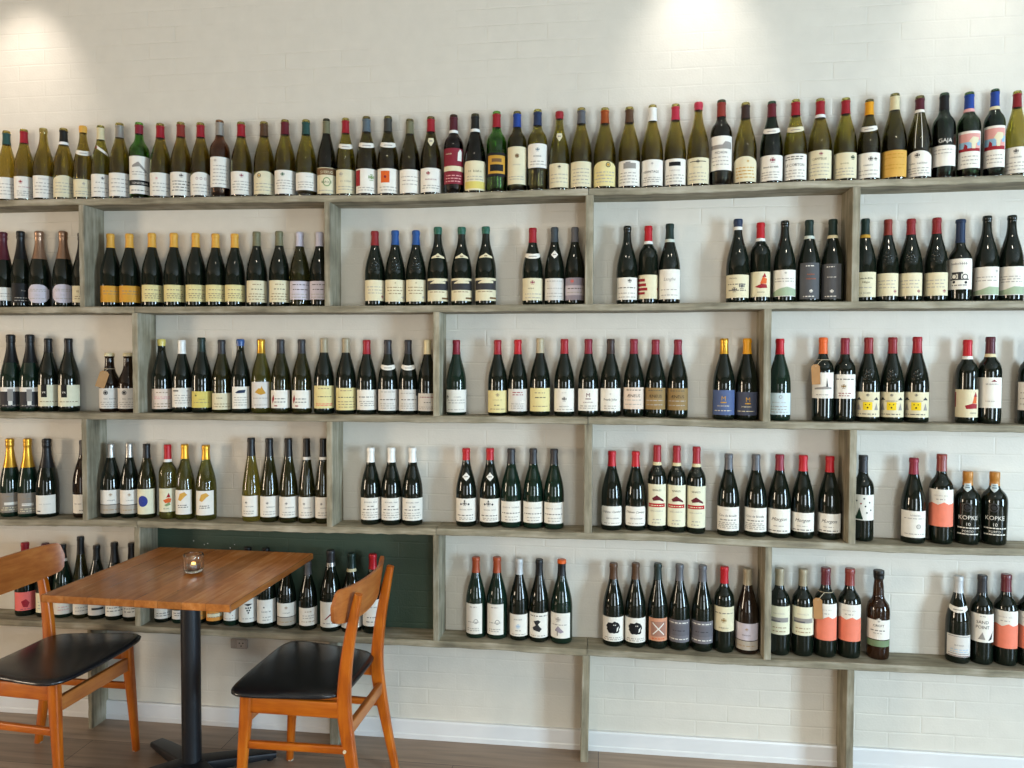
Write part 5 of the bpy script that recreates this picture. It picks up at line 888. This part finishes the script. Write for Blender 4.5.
(4, -1.2848, 0.2863, 0.96, 'bur', 'dark', 'silver', 'white|z=.018,.112|w=76|B,-1,1,.0,.36,greige|B,-1,1,.36,.39,charcoal|C,-.05,.8,6,brownlt|T,FRAPPATO,0,.54,7,black|L1,.14,.2,brownlt', '', '', 'dark bottle, white label above grey strip, second bay of lowest shelf'),
(4, -1.1923, 0.2753, 0.96, 'bur', 'dark', 'grey', 'white|z=.022,.1|L1,.76,.8,brownlt,.3|L2,.4,.6,grey,.6|L1,.2,.24,brownlt', '', '', 'dark bottle, grey cap, off-white label, beside tabletop corner, second bay of lowest shelf'),
(4, -1.095, 0.3245, 0.96, 'bur', 'dark', 'charcoal:silverbase', 'white|z=.018,.112|w=72|P,wine,-.5:.3,-.4:.3,.3:.62,.2:.66|L1,.14,.2,grey', '', '', 'dark bottle, charcoal cap, label with dark slash, second bay of lowest shelf'),
(4, -1.0065, 0.315, 0.96, 'bur', 'dark', 'darkgreen+cream', 'white|z=.018,.1|L3,.2,.6,grey', '', '', 'dark bottle, green cap with cream ring, behind chair, second bay of lowest shelf'),
(4, -0.9168, 0.3148, 0.96, 'bur', 'dark', 'redb', 'white|z=.03,.13|w=74|L2,.15,.4,charcoal,.6|L1,.7,.76,grey', '', '', 'dark bottle, bright red cap, against green wall, second bay of lowest shelf'),
(4, -0.4913, 0.3161, 0.934, 'bur', 'dgreen', 'rust', 'white|w=52|r=-16|z=.018,.13|L1,.88,.92,grey,.4|O,.3,.42,9,grey|L1,.38,.42,grey,.7|L2,.1,.2,grey,.7', '', '', 'dark bottle, rust cap, narrow white label, left of the two, third bay of lowest shelf'),
(4, -0.4061, 0.3189, 0.934, 'bur', 'dgreen', 'rust', 'white|w=52|r=-14|z=.018,.13|L1,.88,.92,grey,.4|O,.3,.42,9,grey|L1,.38,.42,grey,.7|L2,.1,.2,grey,.7', '', '', 'dark bottle, rust cap, narrow white label, right of the two, third bay of lowest shelf'),
(4, -0.3171, 0.3167, 0.869, 'bur', 'dark', 'palegrey', 'white|z=.018,.098|w=66|r=-6|T,CHATENOIS,0,.74,7,charcoal|C,0,.45,9,bluelt|L1,.24,.28,grey,.3|L1,.06,.1,grey', '', '', 'dark bottle, pale grey cap, label with pale blue drawing, third bay of lowest shelf'),
(4, -0.2374, 0.3199, 0.869, 'bur', 'dark', 'black', 'white|z=.018,.108|w=70|r=-5|L1,.86,.92,charcoal,.8|P,charcoal,-.4:.3,-.5:.4,-.2:.5,-.4:.66,0:.72,.2:.66,-.1:.6,.1:.46,.3:.36,.1:.24|L1,.06,.12,grey', '', '', 'dark bottle, black cap, white label with dark figure, third bay of lowest shelf'),
(4, -0.1485, 0.3224, 0.96, 'bur', 'dgreen', 'black:orangetop', 'white|z=.022,.112|w=62|r=-12|P,mauve,-.4:.3,-.1:.5,.1:.4,.4:.26,.1:.2|C,-.1,.75,9,grey|L1,.52,.57,grey,.8|B,-.2,-.1,.1,.3,grey', '', '', 'dark bottle, orange top over black cap, mauve drawing, third bay of lowest shelf'),
(4, 0.054, 0.3168, 0.938, 'bur', 'dark', 'brown', 'white|z=.02,.108|w=76|P,black,0.51:0.56,0.51:0.63,0.45:0.70,0.36:0.77,0.22:0.80,0.08:0.83,-0.06:0.77,-0.20:0.78,-0.36:0.77,-0.43:0.70,-0.52:0.64,-0.44:0.56,-0.47:0.49,-0.39:0.44,-0.33:0.37,-0.21:0.33,-0.06:0.35,0.07:0.33,0.19:0.35,0.36:0.35,0.45:0.42,0.43:0.50|D,.05,.68,2,white|D,.17,.68,2,white|P,white,.22:.40,.27:.56,.40:.62,.34:.46|L2,.06,.18,grey,.8', '', '', 'dark bottle, brown cap, label with big black blot, left of two, third bay, lowest shelf'),
(4, 0.1393, 0.3212, 0.913, 'bur', 'dark', 'brown', 'white|z=.02,.108|w=76|P,black,0.51:0.56,0.51:0.63,0.45:0.70,0.36:0.77,0.22:0.80,0.08:0.83,-0.06:0.77,-0.20:0.78,-0.36:0.77,-0.43:0.70,-0.52:0.64,-0.44:0.56,-0.47:0.49,-0.39:0.44,-0.33:0.37,-0.21:0.33,-0.06:0.35,0.07:0.33,0.19:0.35,0.36:0.35,0.45:0.42,0.43:0.50|D,.05,.68,2,white|D,.17,.68,2,white|P,white,.22:.40,.27:.56,.40:.62,.34:.46|L2,.06,.18,grey,.8', '', '', 'dark bottle, brown cap, label with big black blot, right of two, third bay, lowest shelf'),
(4, 0.2247, 0.3245, 0.87, 'bur', 'dark', 'greenblack', 'peach|z=.03,.11|w=60|r=6|B,-.75,.75,.2,.85,peachdark|P,white,-.6:.78,-.5:.8,.55:.3,.5:.26|P,white,.5:.8,.55:.76,-.5:.26,-.55:.3|L1,.08,.14,orange,.7', '', '', 'dark bottle, green-black cap, peach label with cross, third bay of lowest shelf'),
(4, 0.3069, 0.3245, 0.891, 'bur', 'dark', 'grey', 'greylabel|z=.03,.108|B,-.95,.95,.3,.78,greymid|L1,.85,.92,white,.9|L1,.12,.18,white,.9|L1,.5,.6,greydark,.5', '', '', 'dark bottle, grey cap, grey label, left of the two, third bay of lowest shelf'),
(4, 0.3942, 0.3245, 0.915, 'bur', 'dark', 'grey', 'greylabel|z=.03,.108|B,-.95,.95,.3,.78,greymid|L1,.85,.92,white,.9|L1,.12,.18,white,.9|L1,.5,.6,greydark,.5', '', '', 'dark bottle, grey cap, grey label, right of the two, third bay of lowest shelf'),
(4, 0.4761, 0.3232, 0.919, 'bor', 'dark', 'redb', 'cream|z=.078,.165|w=74|L1,.72,.8,charcoal,.9|C,0,.45,9,tan|T,Mazoyers,0,.12,8,black', '', '', 'dark straight bottle, red cap, cream label, third bay of lowest shelf'),
(4, 0.5622, 0.3183, 0.96, 'bur', 'brown', 'taupelt', 'lilac|z=.016,.11|w=74|B,-1,1,.0,.34,greige|B,-1,1,.34,.37,charcoal|C,0,.78,5,brownlt|T,FRAPPATO,0,.54,7,black|L1,.14,.2,brownlt', '', '', 'brown bottle, taupe cap, lilac label above grey strip, third bay of lowest shelf'),
(4, 0.6807, 0.323, 0.96, 'bor', 'dark', 'taupelt', 'cream3|z=.075,.175|w=72|r=0|T,DULLEFONT,0,.72,8,grey|B,-.75,.75,.44,.6,grey|B,-.75,.1,.44,.5,greymid|L2,.1,.3,brownlt,.6', '', '', 'dark straight bottle, taupe cap, cream landscape label, left of the two, last bay, lowest shelf'),
(4, 0.7664, 0.3229, 0.96, 'bor', 'dark', 'taupelt', 'cream3|z=.075,.175|w=72|r=6|T,DULLEFONT,0,.72,8,grey|B,-.75,.75,.44,.6,grey|B,-.75,.1,.44,.5,greymid|L2,.1,.3,brownlt,.6', '', '', 'dark straight bottle, taupe cap, cream landscape label, right of the two, last bay, lowest shelf'),
(4, 0.8494, 0.33, 0.96, 'bor', 'dark', 'waxlong:maroon', 'white|z=.06,.185|w=75|B,-1,1,0,.58,coral|P,coral,-1:.5,-1:.58,-.6:.64,-.2:.58,.2:.66,.6:.58,1:.64,1:.5|T,DOMAINE DES,0,.82,7,grey|L1,.72,.76,grey,.3', '', 'tagl', 'dark bottle, white and coral label, brown paper tag, last bay of lowest shelf'),
(4, 0.936, 0.33, 0.96, 'bor', 'dark', 'waxlong:redbrown', 'white|z=.06,.185|w=75|B,-1,1,0,.58,coral|P,coral,-1:.5,-1:.58,-.6:.64,-.2:.58,.2:.66,.6:.58,1:.64,1:.5|T,DOMAINE DES,0,.82,7,grey|L1,.72,.76,grey,.3', '', '', 'dark bottle, white and coral label, red-brown wax, last bay of lowest shelf'),
(4, 1.0395, 0.3265, 0.96, 'sher', 'amber', 'sherrycap', 'white|z=.072,.14|w=70|r=4|C,0,1.0,7,white|C,0,.94,4,grey|T,CROFT,0,.66,10,black|L1,.44,.5,charcoal,.6|L1,.3,.34,grey,.4', '', 'greenband', 'brown-glass bottle, black stopper, white label over green band, last bay of lowest shelf'),
(4, 1.3209, 0.3154, 0.933, 'bur', 'dark', 'palegrey', 'greywhite|z=.025,.1|w=64|r=10|B,-.9,.9,.02,.05,maroon|B,-.85,.85,.92,.94,charcoal|B,-.85,.85,.12,.14,charcoal|T,Cristom,0,.5,8,charcoal|L2,.2,.36,bluelt', 'white:band', '', 'dark bottle, pale grey cap, small white collar, last bay of lowest shelf'),
(4, 1.4028, 0.3218, 0.933, 'bor', 'dark', 'charcoal', 'white|z=.078,.175|w=70|r=6|L1,.9,.93,grey,.2|T,SAND,0,.66,13,black|T,POINT,0,.48,13,black|P,grey,-.3:.1,0:.36,.2:.1|P,charcoal,.4:.06,.8:.4,.7:.12', '', '', 'dark straight bottle, charcoal cap, white label with two large words, last bay of lowest shelf'),
(4, 1.4849, 0.3281, 0.935, 'bor', 'dark', 'waxlong:maroon', 'white|z=.06,.185|w=75|B,-1,1,0,.58,coral|P,coral,-1:.5,-1:.58,-.6:.64,-.2:.58,.2:.66,.6:.58,1:.64,1:.5|T,DOMAINE DES,0,.82,7,grey|L1,.72,.76,grey,.3', '', '', 'dark bottle, white and coral label, maroon wax, last bay of lowest shelf'),
(4, 1.5655, 0.3253, 0.935, 'bor', 'dark', 'waxlong:maroon', 'white|z=.06,.185|w=75|B,-1,1,0,.58,coral|P,coral,-1:.5,-1:.58,-.6:.64,-.2:.58,.2:.66,.6:.58,1:.64,1:.5|T,DOMAINE DES,0,.82,7,grey|L1,.72,.76,grey,.3', '', '', 'dark bottle, white and coral label, cut by picture edge, last bay of lowest shelf'),
]
for rec in BOTTLES: bottle(*rec)

# ---------------------------------------------------------------- light
def area(name, loc, target, sx, sy, power, col):
    l = bpy.data.lights.new(name, 'AREA'); l.shape = 'RECTANGLE'; l.size = sx; l.size_y = sy; l.energy = power; l.color = col
    o = bpy.data.objects.new(name, l); C.objects.link(o); o.location = loc
    o.rotation_euler = (Vector(target) - Vector(loc)).to_track_quat('-Z', 'Y').to_euler(); return o
area('window_light', (-7.66, -4.2, 1.6), (0, -4.2, 1.6), 1.4, 2.0, 370, (1, .81, .60))
area('window_light', (5.76, -3.6, 1.235), (0, -3.6, 1.235), 1.4, 2.23, 720, (.56, .79, 1))
area('window_light', (-2.28, -6.56, 1.11), (-2.28, 0, 1.11), 1.4, 1.95, 24, (1, .95, .86))
area('window_light', (2.18, -6.56, 1.11), (2.18, 0, 1.11), 1.4, 1.95, 165, (.80, .92, 1))
def spot(name, loc, target, power, col, deg, blend, size):
    l = bpy.data.lights.new(name, 'SPOT'); l.energy = power; l.color = col; l.spot_size = rad(deg); l.spot_blend = blend; l.shadow_soft_size = size
    o = bpy.data.objects.new(name, l); C.objects.link(o); o.location = loc
    o.rotation_euler = (Vector(target) - Vector(loc)).to_track_quat('-Z', 'Y').to_euler(); return o
for x, e, c in ((-2.46, 24, (1, .9, .84)), (.36, 20, (1, .93, .88)), (1.35, 12, (1, .93, .87))):
    spot('ceiling_spot_and_fill', (x, -.42, 3.3), (x, 0, 2.7), e, c, 56, 1.0, .04)
for x in (-.6, 1.0):
    spot('ceiling_spot_and_fill', (x, -1.9, 3.3), (x, -.1, .8), 44, (1, .91, .72), 66, 1.0, .06)  # two unseen downlights added as warm fill down the wall and shelves
wd = bpy.data.worlds.new('daylight'); bpy.context.scene.world = wd; wd.use_nodes = True
bg = wd.node_tree.nodes['Background']; bg.inputs[0].default_value = (.75, .87, 1, 1); bg.inputs[1].default_value = 0.7
sc = bpy.context.scene
sc.view_settings.view_transform = 'Standard'; sc.view_settings.look = 'None'; sc.view_settings.gamma = 1; sc.view_settings.use_curve_mapping = False
sc.view_settings.exposure = -0.09
sc.cycles.use_denoising = True
sc.cycles.max_bounces = 14; sc.cycles.diffuse_bounces = 4; sc.cycles.glossy_bounces = 4; sc.cycles.transmission_bounces = 12
sc.cycles.caustics_refractive = False; sc.cycles.caustics_reflective = False
